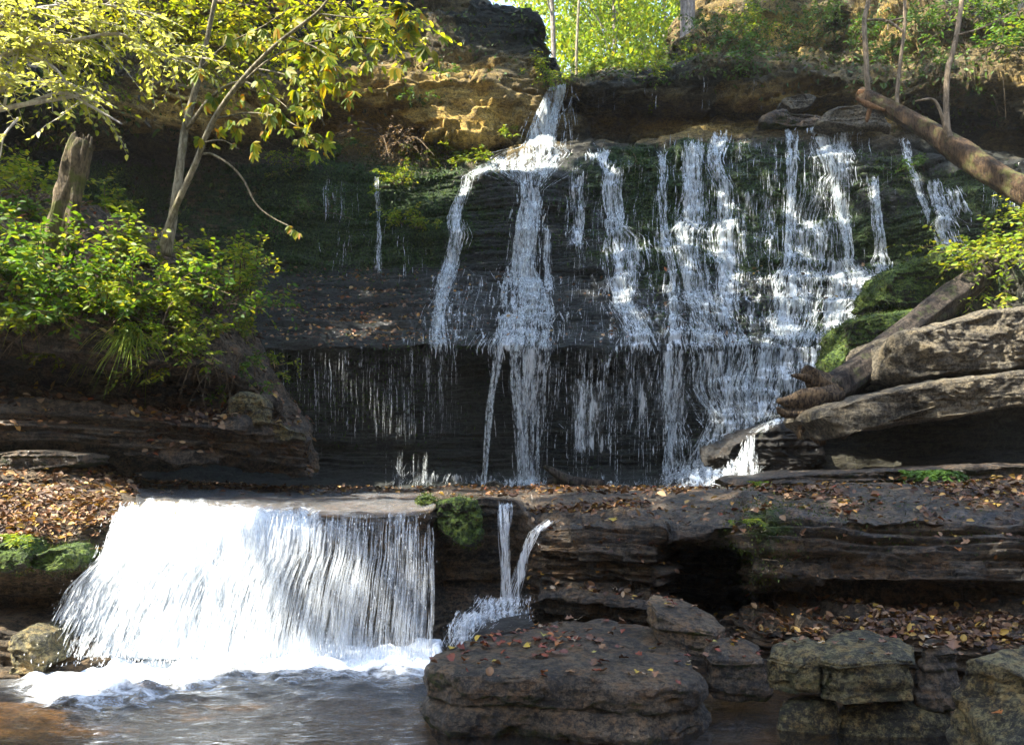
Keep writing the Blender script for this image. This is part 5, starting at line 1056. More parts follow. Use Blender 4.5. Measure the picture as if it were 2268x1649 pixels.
# ---- plants on the cliff
GC = 'plants rooted in the cliff'
CP = [ # U, V, height, spread, stems, leaf, material, label
 (885, 415, .65, .4, 14, .07, 'f_bright', 'leafy plant hanging under the lip of the mossy wall'),
 (890, 500, .55, .35, 10, .07, 'f_bright', 'yellow green plant on the mossy wall under the hanging one'),
 (935, 510, .45, .3, 8, .06, 'f_bright', 'small bright plant right of the yellow green one on the wall'),
 (690, 470, .6, .4, 10, .06, 'f_fern', 'plant on the mossy wall left of the trickles'),
 (600, 520, .6, .4, 10, .06, 'f_fern', 'plant at the dark left end of the mossy wall'),
 (760, 350, .5, .5, 14, .06, 'f_fern', 'fern clump at the left end of the green ledge'),
 (930, 350, .5, .4, 14, .06, 'f_bright', 'fern clump on the green ledge right of the dry bush'),
 (990, 355, .45, .45, 14, .06, 'f_bright', 'bright fern clump in the middle of the green ledge'),
 (1050, 358, .45, .4, 12, .055, 'f_bright', 'fern clump at the right end of the green ledge, near the white water'),
 (1205, 190, .8, .35, 14, .06, 'f_bright', 'pale leafy bush beside the topmost waterfall'),
 (1165, 232, .5, .3, 8, .06, 'f_bright', 'sprig on the rock left of the topmost waterfall'),
 (1120, 300, .3, .2, 6, .05, 'f_bright', 'tiny sprig at the corner of the yellow rock'),
 (1000, 175, .5, .5, 10, .055, 'f_fern', 'plant on the ledge over the yellow rock'),
 (900, 225, .4, .4, 8, .055, 'f_fern', 'small plant in the crack of the yellow rock'),
 (1310, 165, .5, .5, 12, .06, 'f_bright', 'low plant on the rim right of the notch'),
 (1440, 165, .8, .5, 16, .06, 'f_bright', 'vine hanging over the rim below the forest'),
 (1530, 140, .6, .5, 12, .06, 'f_bright', 'leafy plant at the foot of the thick trunk'),
 (1630, 130, 1.1, .6, 24, .07, 'f_fern', 'large bush on the rim right of the thick trunk'),
 (1570, 90, 1.0, .6, 18, .07, 'f_fern', 'bush on the slope behind the thick trunk'),
 (1400, 372, .4, .4, 8, .05, 'f_moss', 'dark tuft on the mossy brow of the wall'),
 (2000, 385, .5, .4, 10, .06, 'f_fern', 'plant on the wall beside the small stepped fall'),
 (1960, 130, .7, .6, 12, .07, 'f_fern', 'low plant on the slope behind the first upright shoot'),
 (2060, 170, .7, .5, 12, .06, 'f_fern', 'plant on the slope between the upright shoots'),
 (2230, 120, 1.0, .6, 18, .09, 'f_shrub', 'leafy branch hanging in the top right corner'),
 (2270, 60, 1.0, .6, 18, .09, 'f_shrub', 'dark green foliage at the very top right corner'),
 (1760, 110, .7, .6, 10, .06, 'f_cover', 'brown bush under the sunlit sandstone'),
 (1690, 30, .8, .6, 16, .07, 'f_fern', 'bush high on the slope between the trunk and the sandstone'),
 (1900, 100, .8, .6, 16, .07, 'f_fern', 'green bush at the foot of the sandstone near the first upright shoot'),
 (1800, 70, .9, .7, 18, .07, 'f_fern', 'green bush growing across the middle of the sandstone slope'),
 (1640, 75, .9, .6, 18, .07, 'f_bright', 'light green bush on the slope just right of the thick trunk'),
 (2040, 60, .9, .7, 18, .08, 'f_fern', 'green bush between the two right hand shoots'),
 (2150, 60, .9, .7, 18, .08, 'f_shrub', 'bush right of the tallest shoot on the fallen trunk'),
 (560, 330, .6, .5, 14, .06, 'f_fern', 'hanging plant at the left end of the green ledge, under the yellowing leaves'),
 (660, 370, .6, .5, 14, .06, 'f_bright', 'leafy plant on the rim of the mossy wall left of the trickles'),
 (240, 140, .7, .6, 14, .07, 'f_bright', 'plant on the ochre rock behind the overexposed branches'),
 (560, 150, .6, .6, 12, .06, 'f_fern', 'plant on the ledge above the ochre rock behind the pale tree'),
]
for (u, v, h, r, n, L, m, lab) in CP:
    shrub('plant', lab, 'plant', at(u, v, .0), h, r, n, L, m, .55, lean=(0, -.6, -.1), droop=.6, twigs=5, nl=7, group=GC)
shrub('bush', 'dry brown bush of dead twigs on the green ledge', 'bush', at(875, 320, -.1), 1.3, .6, 50, .05, 'f_dry', .35, lean=(.1, -.5, -.2), droop=1.1, twigs=7, nl=4, stem_mat='twig')
shrub('shrub', 'bright yellow green shrub at the right edge above the tan slabs', 'shrub', at(2235, 600, -.2), 1.2, .7, 40, .09, 'f_bright', .5, lean=(-.2, -.5, .1), twigs=7)
shrub('shrub', 'low yellow green plant on top of the upper tan slab', 'shrub', at(2215, 655, -.3), .7, .6, 24, .07, 'f_bright', .5, lean=(-.1, -.5, .1), twigs=6)

def fern(label, pos, n, L, mat='f_fern', spread=1., group=None, name='fern'):
    A = Acc(); pos = np.array(pos, float)
    for k in range(n):
        d = unit(np.array([rng.normal(0, 1) * spread, -.7 - .5 * rng.random(), rng.uniform(.05, .5)])); l = L * rng.uniform(.5, 1.1); t = np.linspace(0, 1, 12)[:, None]
        b = pos + np.array([rng.normal(0, L * .55 * spread), rng.normal(0, L * .2), 0])
        pts = b + d * l * t + np.array([0, 0, -.6]) * l * t ** 2; tube(A, np.concatenate([pos[None] + [[0, .02, -.02]], pts]), .0025, 3, cap=False); leafy(A, pts, 22, L * .22, .4, 1.1, 1., .1, .05)
    o = A.build(name, M[mat]); return tag(o, label, 'fern', group)
fern('fern patch draped over the thin ledge slab on the right', P(2050, 1044, 9.15), 46, .22, 'f_fern', 1.2)
fern('few fern fronds at the left end of the thin ledge slab', P(1672, 1066, 9.1), 8, .14, 'f_bright')
fern('fern sprigs dangling at the corner of the overhanging mossy rock', P(1650, 1150, 6.3), 9, .12, 'f_bright')
fern('sparse fern fronds at the lower left edge beside the moss cushions', P(30, 1185, 6.1), 12, .16, 'f_bright')
fern('fern fronds between the biggest lichen rock and the low stone', P(2050, 1535, 4.95), 14, .10, 'f_fern')
fern('fern fronds in the bottom right corner', P(2215, 1648, 4.3), 10, .10, 'f_bright')

# unseen trees added above the picture to shade the gorge; gaps let sun through
SUNNY = [((-2.95, 6.6, .7), 1.0), ((-3.4, 6.3, .1), .85), ((-2.0, 6.6, .75), .5), ((-3.6, 7.3, 1.15), 1.0), ((-3.5, 7.6, 4.6), 1.3), ((-4.4, 7.5, 4.9), 1.2), ((-1.9, 9, 5.6), .8),
         ((-2.2, 9.2, 4.6), .7), ((-1.0, 8.8, 5.2), .6), ((-3.4, 11, 6.6), 1.5), ((-1.0, 10.8, 6.9), 1.0), ((-3.6, 9, 4.0), .9), ((-4.3, 9, 3.6), .8), ((-2.9, 9.4, 3.3), .7), ((7.2, 22, 13), 2.2), ((9.5, 21, 12.5), 1.2), ((6.9, 12.2, 4.3), .8),
         ((3.5, 30, 17), 9.0), ((3., 40, 22), 9.0), ((-1.0, 17.9, 8.6), 1.7), ((-6.0, 14.9, 8.2), .8), ((-6.9, 13.2, 7.6), 1.1), ((-3.2, 17.6, 9.0), 1.1)]
def low_block(p):
    for c, r in [(s[0], .75 * s[1]) for s in SUNNY[:4]]:
        v = p - np.array(c); t = v @ SUN
        if t > 0 and np.linalg.norm(v - t * SUN) < r: return True
    return False
# ---- trees
def palmate(A, pos, size, down):
    """a hanging compound leaf of five or seven leaflets"""
    n = int(rng.integers(5, 8)); nrm = unit(rng.normal(0, .45, 3) + np.array([0, -.75, .45])); d0 = unit(np.array(down) + rng.normal(0, .25, 3)); a, b = d0, np.cross(nrm, d0)
    th = np.linspace(-1.25, 1.25, n) + rng.normal(0, .08, n)
    ax = unit(np.cos(th)[:, None] * a + np.sin(th)[:, None] * b + np.array([0, 0, -.15]))
    leaves(A, np.repeat(pos[None], n, 0), ax, np.repeat(nrm[None], n, 0) + rng.normal(0, .15, (n, 3)), size * (1 - .25 * np.abs(th)), .42, .15, .25)
bt = thing('tree', 'slender pale tree leaning over the bank with big drooping yellowing leaves', 'tree', P(372, 560, 9.9))
stick('trunk', [(368,566,9.9,11),(380,500,9.9,10),(392,420,9.9,9),(404,330,9.9,8.5),(410,285,9.9,8),(424,230,9.8,7.5),(446,150,9.7,6),(464,60,9.6,5),(482,-30,9.5,4.5)], M['pale'], bt, 70, 12, .08, 21)
stick('trunk', [(352,570,9.8,7),(366,520,9.75,7),(388,460,9.7,7),(430,370,9.6,6.5),(466,280,9.5,6),(510,210,9.3,5.5),(560,150,9.2,5),(620,92,9.0,4),(700,30,8.8,3),(740,-20,8.7,2.5)], M['pale'], bt, 70, 10, .08, 22)
BR = [[(412,288,9.9,6),(440,250,9.8,5),(462,222,9.7,4.5),(500,192,9.6,4),(542,182,9.5,2.5),(600,210,9.3,1.6),(650,250,9.1,1.2)],
      [(520,200,9.3,3),(600,130,9.1,2.6),(700,92,8.9,2),(800,84,8.8,1.6),(900,100,8.7,1)], [(640,80,9.0,2),(720,120,8.8,1.6),(760,190,8.7,1.2)],
      [(480,262,9.5,2.4),(560,250,9.3,1.8),(640,270,9.1,1.4),(710,320,9.0,1)], [(560,150,9.2,2),(640,170,9.0,1.6),(690,220,8.9,1.2),(720,280,8.8,1)],
      [(700,30,8.8,2),(800,40,8.7,1.6),(900,30,8.6,1.2),(950,60,8.5,1)], [(446,150,9.7,2.5),(500,100,9.4,2),(580,60,9.2,1.5),(640,20,9.1,1)],
      [(440,342,9.6,3.2),(470,342,9.6,2.6),(510,366,9.5,2.4),(540,400,9.5,2.2),(566,450,9.5,1.8),(600,480,9.5,1.5),(650,505,9.4,1)], [(450,316,9.55,2),(490,310,9.4,1.5),(530,330,9.3,1.2)]]
for k, b in enumerate(BR): stick('branch', b, M['pale'], bt, 30, 6, .08, 100 + k)
A = Acc()
for b, cnt in zip(BR, (16, 30, 22, 22, 26, 30, 18, 0, 6)):
    q = spline(np.array([P(c[0], c[1], c[2]) for c in b]), 40)
    for k in range(cnt):
        i = rng.integers(10, 40); p = q[i] + rng.normal(0, .09, 3) + np.array([0, -.02, -.03]); palmate(A, p, rng.uniform(.07, .16), (rng.normal(.2, .7), rng.normal(-.3, .4), rng.uniform(-1., .1)))
for (u, v) in [(590,245),(560,330),(600,300),(690,285),(715,330),(700,350),(730,345),(780,215),(770,230),(880,165),(940,115),(960,125),(930,60),(900,150),(850,70),(640,300),(655,215),(600,270),(690,255),(665,320),(560,350),(615,255),(500,90),(440,165),(640,120),(745,160),(810,150),(870,120),(700,130)]:
    palmate(A, P(u, v - 14, 8.9 + rng.normal(0, .15)), rng.uniform(.09, .17), (rng.normal(.1, .5), rng.normal(-.2, .3), -1))
for (u, v) in [(646, 508), (640, 500), (655, 512), (662, 516)]: palmate(A, P(u, v, 9.4), .09, (.2, -.2, -1))
A.build('foliage', M['f_buckeye'], bt)

def limb_tree(name, label, pos, limbs, rmat, fmat, L, wid, sprays, nl, group=None, tl=(.25, .6), jit=.25, hang=-.25):
    """a near tree given by its limbs: twigs with leaves spring from every limb"""
    th = thing(name, label, 'tree', pos, group); A = Acc(); W = Acc()
    for k, (b, cnt) in enumerate(limbs):
        stick('limb', b, M[rmat], th, 36, 7, .12, 120 + k)
        q = spline(np.array([P(c[0], c[1], c[2]) for c in b]), 60)
        for s_ in range(cnt):
            i = rng.integers(8, 59)
            if low_block(q[i]): continue
            d = unit(unit(q[i] - q[i - 1]) * .6 + rng.normal(0, .7, 3)); l = rng.uniform(*tl); t = np.linspace(0, 1, 5)[:, None]
            p = q[i] + d * l * t + np.array([0, 0, hang]) * l * t ** 2 + np.cumsum(rng.normal(0, .012, (5, 3)), 0)
            tube(W, p, np.linspace(.005, .0018, 5), 3, cap=False); leafy(A, p, nl, L, wid)
    tag(W.build('twig', M[rmat], th), kind='stuff'); A.build('foliage', M[fmat], th); return th
M['overlit_bark'] = bark_mat('overexposed_bark', (.35, .32, .27), (.62, .58, .50))  # bark colour whitened to imitate sun glare on the branches
limb_tree('tree', 'tree coloured as overexposed, reaching in from the left edge with small pale leaves', P(-420, 900, 7.4), [
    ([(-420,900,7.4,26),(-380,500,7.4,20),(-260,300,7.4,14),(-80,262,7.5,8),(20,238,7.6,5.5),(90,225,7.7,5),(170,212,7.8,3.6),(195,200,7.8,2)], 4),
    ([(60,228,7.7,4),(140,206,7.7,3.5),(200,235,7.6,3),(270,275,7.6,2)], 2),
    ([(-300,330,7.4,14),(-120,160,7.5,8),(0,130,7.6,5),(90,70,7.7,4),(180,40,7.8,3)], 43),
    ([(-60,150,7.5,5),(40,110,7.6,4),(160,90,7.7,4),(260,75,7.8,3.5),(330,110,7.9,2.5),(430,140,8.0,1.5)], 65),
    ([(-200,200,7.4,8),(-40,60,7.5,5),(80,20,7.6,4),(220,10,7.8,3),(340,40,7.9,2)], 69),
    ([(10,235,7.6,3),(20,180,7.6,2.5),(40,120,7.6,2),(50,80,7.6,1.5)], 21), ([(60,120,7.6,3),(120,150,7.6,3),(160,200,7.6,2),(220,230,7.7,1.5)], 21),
    ([(-60,260,7.5,4),(-10,215,7.5,3),(30,170,7.5,2)], 15), ([(40,262,7.5,3),(10,300,7.4,2),(0,350,7.4,1)], 3)], 'overlit_bark', 'f_overlit', .060, .55, 0, 13)
limb_tree('tree', 'yellow green tree filling the top left behind the overexposed branches', P(-700, 820, 11.0), [
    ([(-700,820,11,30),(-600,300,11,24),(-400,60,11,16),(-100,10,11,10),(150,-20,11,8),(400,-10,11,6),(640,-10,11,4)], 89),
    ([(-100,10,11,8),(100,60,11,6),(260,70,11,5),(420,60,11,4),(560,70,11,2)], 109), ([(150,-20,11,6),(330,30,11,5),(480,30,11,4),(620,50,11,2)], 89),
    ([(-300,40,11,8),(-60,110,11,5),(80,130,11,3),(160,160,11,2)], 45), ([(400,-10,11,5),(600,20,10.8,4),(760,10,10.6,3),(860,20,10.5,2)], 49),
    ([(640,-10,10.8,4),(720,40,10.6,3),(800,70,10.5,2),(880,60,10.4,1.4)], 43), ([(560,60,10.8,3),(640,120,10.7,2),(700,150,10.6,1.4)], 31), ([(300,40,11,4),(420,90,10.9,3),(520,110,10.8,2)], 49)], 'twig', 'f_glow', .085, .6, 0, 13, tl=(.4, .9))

def crown_tree(name, label, base, H, r0, crown, ncl, nleaf, L, mat, bark='grey', cat='tree', group=None, keep=None, lean=(0, 0), clr=.8, limbs=7):
    """trunk with limbs running into a crown built of leaf clumps; crown = (height of its centre, rx, rz)"""
    th = thing(name, label, cat, base, group); base = np.array(base, float); cz, rx, rz = crown
    T = Acc(); t = np.linspace(0, 1, 24)[:, None]
    top = base + np.array([lean[0], lean[1], H])
    ax = base + (top - base) * t + .12 * np.stack([vn(t[:, 0] * 4, base[0], 0, 1), vn(t[:, 0] * 4, base[1], 0, 2), 0 * t[:, 0]], -1) * H * .12
    tube(T, ax, r0 * (1 - .8 * t[:, 0]) + .01 + .35 * r0 * np.exp(-t[:, 0] * 30), 10, .08, int(base[0] * 7) % 90)
    T.build('trunk', M[bark], th)
    c = base + np.array([lean[0], lean[1], 0]) * cz / H + np.array([0, 0, cz])
    q = rnd_dir(ncl) * (rng.random((ncl, 1)) ** .42); n_ = fbm(q[:, 0] * 2.2 + base[0], q[:, 1] * 2.2, q[:, 2] * 2.2 + base[1], 2, 7)
    q = q[n_ > -.22]; cl_ = c + q * np.array([rx, rx, rz])
    Lb = Acc()
    for k in rng.permutation(len(cl_))[:limbs]:
        i = int(np.clip((cl_[k][2] - base[2]) / H * 23 - 5, 3, 20)); m = (ax[i] + cl_[k]) / 2 + np.array([0, 0, .25]); p = spline([ax[i], m, cl_[k]], 8)
        tube(Lb, p, np.linspace(r0 * .35 * (1 - i / 30), .012, 8), 5, cap=False)
    Lb.build('limb', M[bark], th)
    A = Acc(); pp = np.repeat(cl_, nleaf, 0) + rng.normal(0, clr * .5, (len(cl_) * nleaf, 3)) * np.array([1, 1, .6])
    if keep is not None: pp = pp[keep(pp)]
    n = len(pp); leaves(A, pp, rnd_dir(n) + np.array([0, 0, -.3]), unit(rng.normal(0, .6, (n, 3)) + np.array([0, -.1, .9])), L * rng.uniform(.6, 1.2, n), .6, .15, .2)
    A.build('crown', M[mat], th); return th
GFOR = 'trees of the forest beyond the notch'
def hb(U, Y): X = (U - CX) * Y / F; return (X, Y, hill_z(X, Y))
for (U, Y, H, r, cz, rx, rz, ncl, nl_, L, bark, lab) in [
    (1213, 27, 16, .085, 10.5, 3.0, 3.5, 46, 60, .15, 'grey', 'thin grey tree standing in the notch behind the dark boulder'),
    (1523, 21.5, 17, .20, 12.5, 3.2, 3.0, 40, 60, .15, 'grey', 'thick straight tree trunk on the rim right of the notch'),
    (1287, 25, 11, .04, 8.2, 1.6, 2.4, 26, 60, .14, 'pale', 'slim pale sapling with a twisted stem in the notch'),
    (1360, 30, 12, .09, 5.6, 3.4, 4.2, 130, 90, .16, 'grey', 'leafy yellow green tree in the middle of the notch'),
    (1470, 31, 12, .10, 6.0, 3.4, 4.2, 130, 90, .16, 'grey', 'leafy tree in front of the dark hump right of the notch'),
    (1270, 36, 15, .12, 8.0, 3.6, 5.5, 130, 90, .18, 'grey', 'yellow tree further back in the notch, left of the middle tree'),
    (1420, 40, 18, .13, 10.5, 4.2, 6.5, 150, 90, .2, 'grey', 'tall tree at the back of the notch behind the middle tree'),
    (1560, 42, 22, .14, 15, 4.6, 6.5, 90, 80, .2, 'grey', 'tall tree seen above the hump right of the notch'),
    (1160, 40, 22, .14, 15.5, 4.0, 5.5, 70, 70, .2, 'grey', 'tree whose leaves show over the dark block left of the notch'),
    (1330, 52, 26, .16, 20, 5.5, 7.5, 100, 80, .26, 'grey', 'farthest tall tree closing the view through the notch'),
    (1500, 54, 26, .16, 20, 5.5, 7.5, 100, 80, .26, 'grey', 'farthest tree on the right of the view through the notch')]:
    crown_tree('tree', lab, hb(U, Y), H, r, (cz, rx, rz), ncl, nl_, L, 'f_forest', bark, group=GFOR)

def shade_keep(p):
    k = np.ones(len(p), bool)
    for c, r in SUNNY:
        v = p - np.array(c); t = v @ SUN; dd = np.linalg.norm(v - t[:, None] * SUN, axis=1)
        k &= ~((t > 0) & (dd < r))
    return k
GT = 'unseen tall trees added to shade the gorge'
def rim(x, y, z, H, cz, rx, rz, lab, ncl=70, lean=(0, 0)):
    crown_tree('tree', lab, (x, y, z), H, .28, (cz, rx, rz), ncl, 44, .42, 'f_canopy', 'grey', group=GT, keep=shade_keep, lean=lean, clr=1.3, limbs=10)
for (x, y, z, H, cz, rx, rz) in [(-9.5, 17, 12, 13, 8, 5, 4), (-14, 20, 13, 14, 9, 5.5, 4.5), (-8.5, 22, 14, 13, 8.5, 4.5, 3.5), (-15, 13.5, 11.5, 15, 9, 5.5, 5), (-19, 17, 12.5, 16, 10, 6, 5), (-11.5, 8.5, 4.2, 17, 13, 5.0, 4.0), (-16, 6, 9., 20, 15, 5.5, 4.5), (-21, 9, 14, 20, 14, 6, 5), (-24, 22, 14, 16, 10, 6, 5), (-10.5, 2.5, 3.2, 17, 13, 4.5, 3.5)]:
    rim(x, y, z, H, cz, rx, rz, 'unseen tall tree added to shade the gorge')

for (x, y, z, H, cz, rx, rz, ln_) in [(-8.5, 15.5, 11.5, 13, 8, 4.6, 3.4, (6, -3.5)), (-13, 12.6, 11, 13, 8, 4.2, 3.4, (2, 0)), (-9.5, .5, 3, 17, 12.5, 4.4, 3.6, (1, 0)), (-13.5, -2.5, 7, 16, 11, 4.6, 3.6, (1, 0)), (-7.5, 19.5, 12, 14, 9, 4.6, 3.4, (7, -3))]:
    rim(x, y, z, H, cz, rx, rz, 'unseen tall tree added to shade the gorge', 80, ln_)
# ---------------------------------------------------------------- ground cover, moss and leaf litter
def scatter(G, weight, n, seed=0):
    r = np.random.default_rng(seed); N = gnormals(G); w = np.clip(weight, 0, None) * np.linalg.norm(np.cross(np.gradient(G, axis=0), np.gradient(G, axis=1)), axis=-1)
    w = w.ravel() / w.sum(); i = r.choice(len(w), n, p=w)
    p = G.reshape(-1, 3)[i] + r.normal(0, .015, (n, 3)); return p, N.reshape(-1, 3)[i]
Gc_ = CL['G']; Uc, Vc = toUV(Gc_); Nc = gnormals(Gc_); vis = (Uc > -60) & (Uc < 2330) & (Vc > -30)
w_ = vis * (1.2 * (CL['RT'] > 12.7) * (Uc > 1258) * (Uc < 1760) * (Vc > 95) + .9 * gauss(Uc, Vc, 2140, 120, 190, 130) + .5 * gauss(Uc, Vc, 1900, 150, 200, 40) + .5 * gauss(Uc, Vc, 900, 80, 260, 90) * (Uc < 1190) + .9 * gauss(Uc, Vc, 100, 250, 220, 90) + .5 * gauss(Uc, Vc, 300, 420, 300, 110) + .6 * gauss(Uc, Vc, 250, 130, 150, 50) + .5 * gauss(Uc, Vc, 1120, 80, 70, 70) + .45 * gauss(Uc, Vc, 1650, 60, 120, 60))
w_ *= (fbm(Gc_[..., 0] * 1.1, Gc_[..., 1], Gc_[..., 2] * 1.1, 3, 71) > -.12)
w_ = w_ + vis * (1.3 * gauss(Uc, Vc, 1760, 90, 220, 70) + .6 * gauss(Uc, Vc, 2000, 60, 160, 90))
p, nn = scatter(Gc_, w_, 38000, 1); A = Acc(); n = len(p)
leaves(A, p, unit(rnd_dir(n) + np.array([0, -.4, -.5])), unit(nn + rng.normal(0, .5, (n, 3)) + np.array([0, 0, .3])), rng.uniform(.05, .13, n), .5, .15, .3)
tag(A.build('ground_cover', M['f_cover'], loc=(0, 15, 9)), kind='stuff')
w_ = vis * np.clip(CL['moss'] + .1, 0, .6) * (CL['RT'] > 1) * (CL['RT'] < 9) + vis * 1.2 * gauss(Uc, Vc, 880, 365, 200, 22) + vis * 1.3 * gauss(Uc, Vc, 760, 490, 190, 110) * (Uc < 990) + vis * .5 * gauss(Uc, Vc, 750, 880, 200, 60)
p, nn = scatter(Gc_, w_, 44000, 2); A = Acc(); n = len(p)
leaves(A, p, unit(rnd_dir(n) + np.array([0, -.5, -.6])), unit(nn + rng.normal(0, .5, (n, 3))), rng.uniform(.025, .07, n), .5, .15, .3)
tag(A.build('moss', M['f_moss'], loc=(0, 16, 5)), kind='stuff')
for o_, g_ in FUZZ:
    n = int(min(5000, 900 + 2600 * np.ptp(g_[..., 0]) * np.ptp(g_[..., 2]))); p, nn = scatter(g_, np.ones(g_.shape[:2]) * sstep(-.4, .3, np.abs(gnormals(g_)[..., 2]) + .6 * fbm(g_[..., 0] * 6, g_[..., 1] * 6, g_[..., 2] * 6, 3, 77)), n, 9)
    c_ = g_.reshape(-1, 3).mean(0); sg = np.sign(((nn * (p - c_)).sum(1)).sum()); nn = nn * sg; A = Acc(); sz = max(.7, np.ptp(g_[..., 0])) ** .5 * (p[:, 1] / 10) ** .6
    leaves(A, p, unit(nn + rnd_dir(n) * .8 + np.array([0, 0, -.3])), rnd_dir(n), rng.uniform(.012, .035, n) * sz, .4, .2, .2)
    A.build('moss', M['f_mossy'], o_)
G_ = LG['G']; u_, v_ = toUV(G_)
p, nn = scatter(G_, 1.0 * gauss(u_, v_, 1690, 1190, 70, 75) + .35 * gauss(u_, v_, 1850, 1130, 160, 30) + .5 * (u_ < 260) * (u_ > -60) * np.exp(-((v_ - 1215) / 40) ** 2) + .12 * gauss(u_, v_, 2050, 1180, 250, 60), 9000, 12); A = Acc(); n = len(p)
leaves(A, p, unit(nn + rnd_dir(n) * .8 + np.array([0, 0, -.4])), rnd_dir(n), rng.uniform(.008, .026, n), .4, .2, .2)
tag(A.build('moss', M['f_mossy'], loc=(2, 6.5, 1)), kind='stuff')
# hair roots and dry stems hanging on the upper right slope and the left bank
S = Acc()
for (u, v, su, sv, cnt, L) in [(2180, 110, 90, 70, 80, .5), (1750, 110, 60, 20, 20, .4), (300, 110, 60, 25, 70, .5), (150, 730, 130, 30, 16, .22), (80, 640, 70, 60, 26, .4), (480, 800, 60, 20, 40, .4), (1450, 160, 60, 10, 30, .4)]:
    for k in range(cnt):
        b = at(np.clip(u + rng.normal(0, su * .7), -60, 2330), v + rng.normal(0, sv * .7), -.05); l = L * rng.uniform(.4, 1.2); d = unit(np.array([rng.normal(0, .5), -.35, rng.normal(-.4, .6)])); tt = np.linspace(0, 1, 6)[:, None]
        tube(S, b + d * l * tt + np.array([0, 0, -.7]) * l * tt ** 2, np.linspace(.006, .002, 6), 3, cap=False)
tag(S.build('undergrowth', M['twig'], loc=(0, 12, 5)), kind='stuff')

M['litter'] = leaf_mat('fallen_leaf', [(0, (.03, .016, .010)), (.35, (.075, .036, .018)), (.62, (.17, .085, .04)), (.84, (.30, .20, .11)), (.94, (.36, .23, .04)), (1, (.22, .045, .018))], .12, .55, .3)
def litter_at(A, p, nn, lo, hi, curl=.5):
    n = len(p); t = unit(np.cross(nn, rnd_dir(n)) + .12 * rng.normal(size=(n, 3)))
    leaves(A, p + nn * .012, t, unit(nn + rng.normal(0, .33, (n, 3))), rng.uniform(lo, hi, n), rng.uniform(.45, .8, n), curl, -.15)
A = Acc()
G_ = LG['G']; u_, v_ = toUV(G_); N_ = gnormals(G_); up = sstep(.55, .85, N_[..., 2]); patch = sstep(-.15, .2, fbm(G_[..., 0] * 1.6, G_[..., 1] * 1.6, 0 * u_, 3, 72)); vis = (u_ > -60) & (u_ < 2330) & (LG['RT'] > 2.2)
wl = vis * up * (2.2 * (u_ < 300) * (v_ < 1270) * (v_ > 985) + 1.4 * gauss(u_, v_, 480, 1060, 260, 22) + .8 * gauss(u_, v_, 1000, 1090, 500, 10) * patch + (u_ > 1170) * (.10 + .9 * patch * (fbm(G_[..., 0] * 3, G_[..., 1] * 3, 0 * u_, 2, 73) > .05)) + 2.2 * gauss(u_, v_, 2000, 1395, 260, 40) + 1.0 * gauss(u_, v_, 1850, 1315, 100, 30) + 1.2 * gauss(u_, v_, 2180, 1100, 90, 20))
wl[:, :] *= 1 - .9 * (u_ > 262) * (u_ < 930) * (v_ > 1098)
p, nn = scatter(G_, wl * (G_[..., 1] < 7.6), 8000, 3); litter_at(A, p, nn, .018, .072, .7)
p, nn = scatter(G_, wl * (G_[..., 1] > 7.2), 7000, 4); litter_at(A, p, nn, .03, .09, .7)
p, nn = scatter(Gc_, ((Uc > 560) & (Uc < 2000)) * (sstep(.25, .6, Nc[..., 2])) * ((Vc > 590) & (Vc < 775)) * (.10 + 1.6 * gauss(Uc, Vc, 800, 690, 190, 70)), 1700, 5); litter_at(A, p, nn, .05, .10)
G_ = BK['G']; u_, v_ = toUV(G_); N_ = gnormals(G_)
p, nn = scatter(G_, (u_ > -60) * sstep(.45, .8, N_[..., 2]) * (.6 + 3 * gauss(u_, v_, 400, 925, 130, 30) + 2 * gauss(u_, v_, 390, 805, 60, 25)), 3800, 6); litter_at(A, p, nn, .05, .11)
tag(A.build('leaf_litter', M['litter'], loc=(0, 8, 1)), kind='stuff')
S = Acc(); G_ = LG['G']
for rng_y, cnt in ((G_[..., 1] < 7.6, 260), (G_[..., 1] > 7.2, 200)):
    p, nn = scatter(G_, wl * rng_y, cnt, 8)
    for q in range(len(p)):
        d = unit(np.append(rng.normal(0, 1, 2), rng.normal(0, .12))); l = rng.uniform(.05, .3); tt = np.linspace(-.5, .5, 5)[:, None]
        tube(S, p[q] + np.array([0, 0, .015]) + d * l * tt + rng.normal(0, .012, (5, 3)), np.linspace(.004, .0015, 5), 4, cap=False)
tag(S.build('debris', M['twig'], loc=(0, 8, 1)), kind='stuff')

# ---- the fallen leaves that can be told apart on the near stones
LC = {'yellow': [(.42, .30, .04), (.50, .36, .05), (.38, .33, .08)], 'red brown': [(.26, .06, .025), (.20, .045, .02), (.15, .05, .03)], 'brown': [(.20, .10, .05), (.13, .065, .035), (.24, .13, .06)], 'pale tan': [(.40, .30, .19), (.34, .25, .16), (.44, .35, .24)], 'orange': [(.42, .17, .03), (.36, .13, .03)]}
LM = {}
for cname, cols in LC.items():
    for k, cc in enumerate(cols):
        t = NT('fallen_leaf_' + cname.replace(' ', '_'))
        pos = t.n('ShaderNodeTexCoord').outputs['Object']; nn_ = t.noise(pos, 40., 4, .7)
        colr = t.mix(t.mr(nn_, .35, .65), tuple(v * .55 for v in cc), cc)
        LM[cname, k] = t.surf(t.n('ShaderNodeBsdfPrincipled', {'Base Color': colr, 'Roughness': .5, 'Specular IOR Level': .4}).outputs[0])
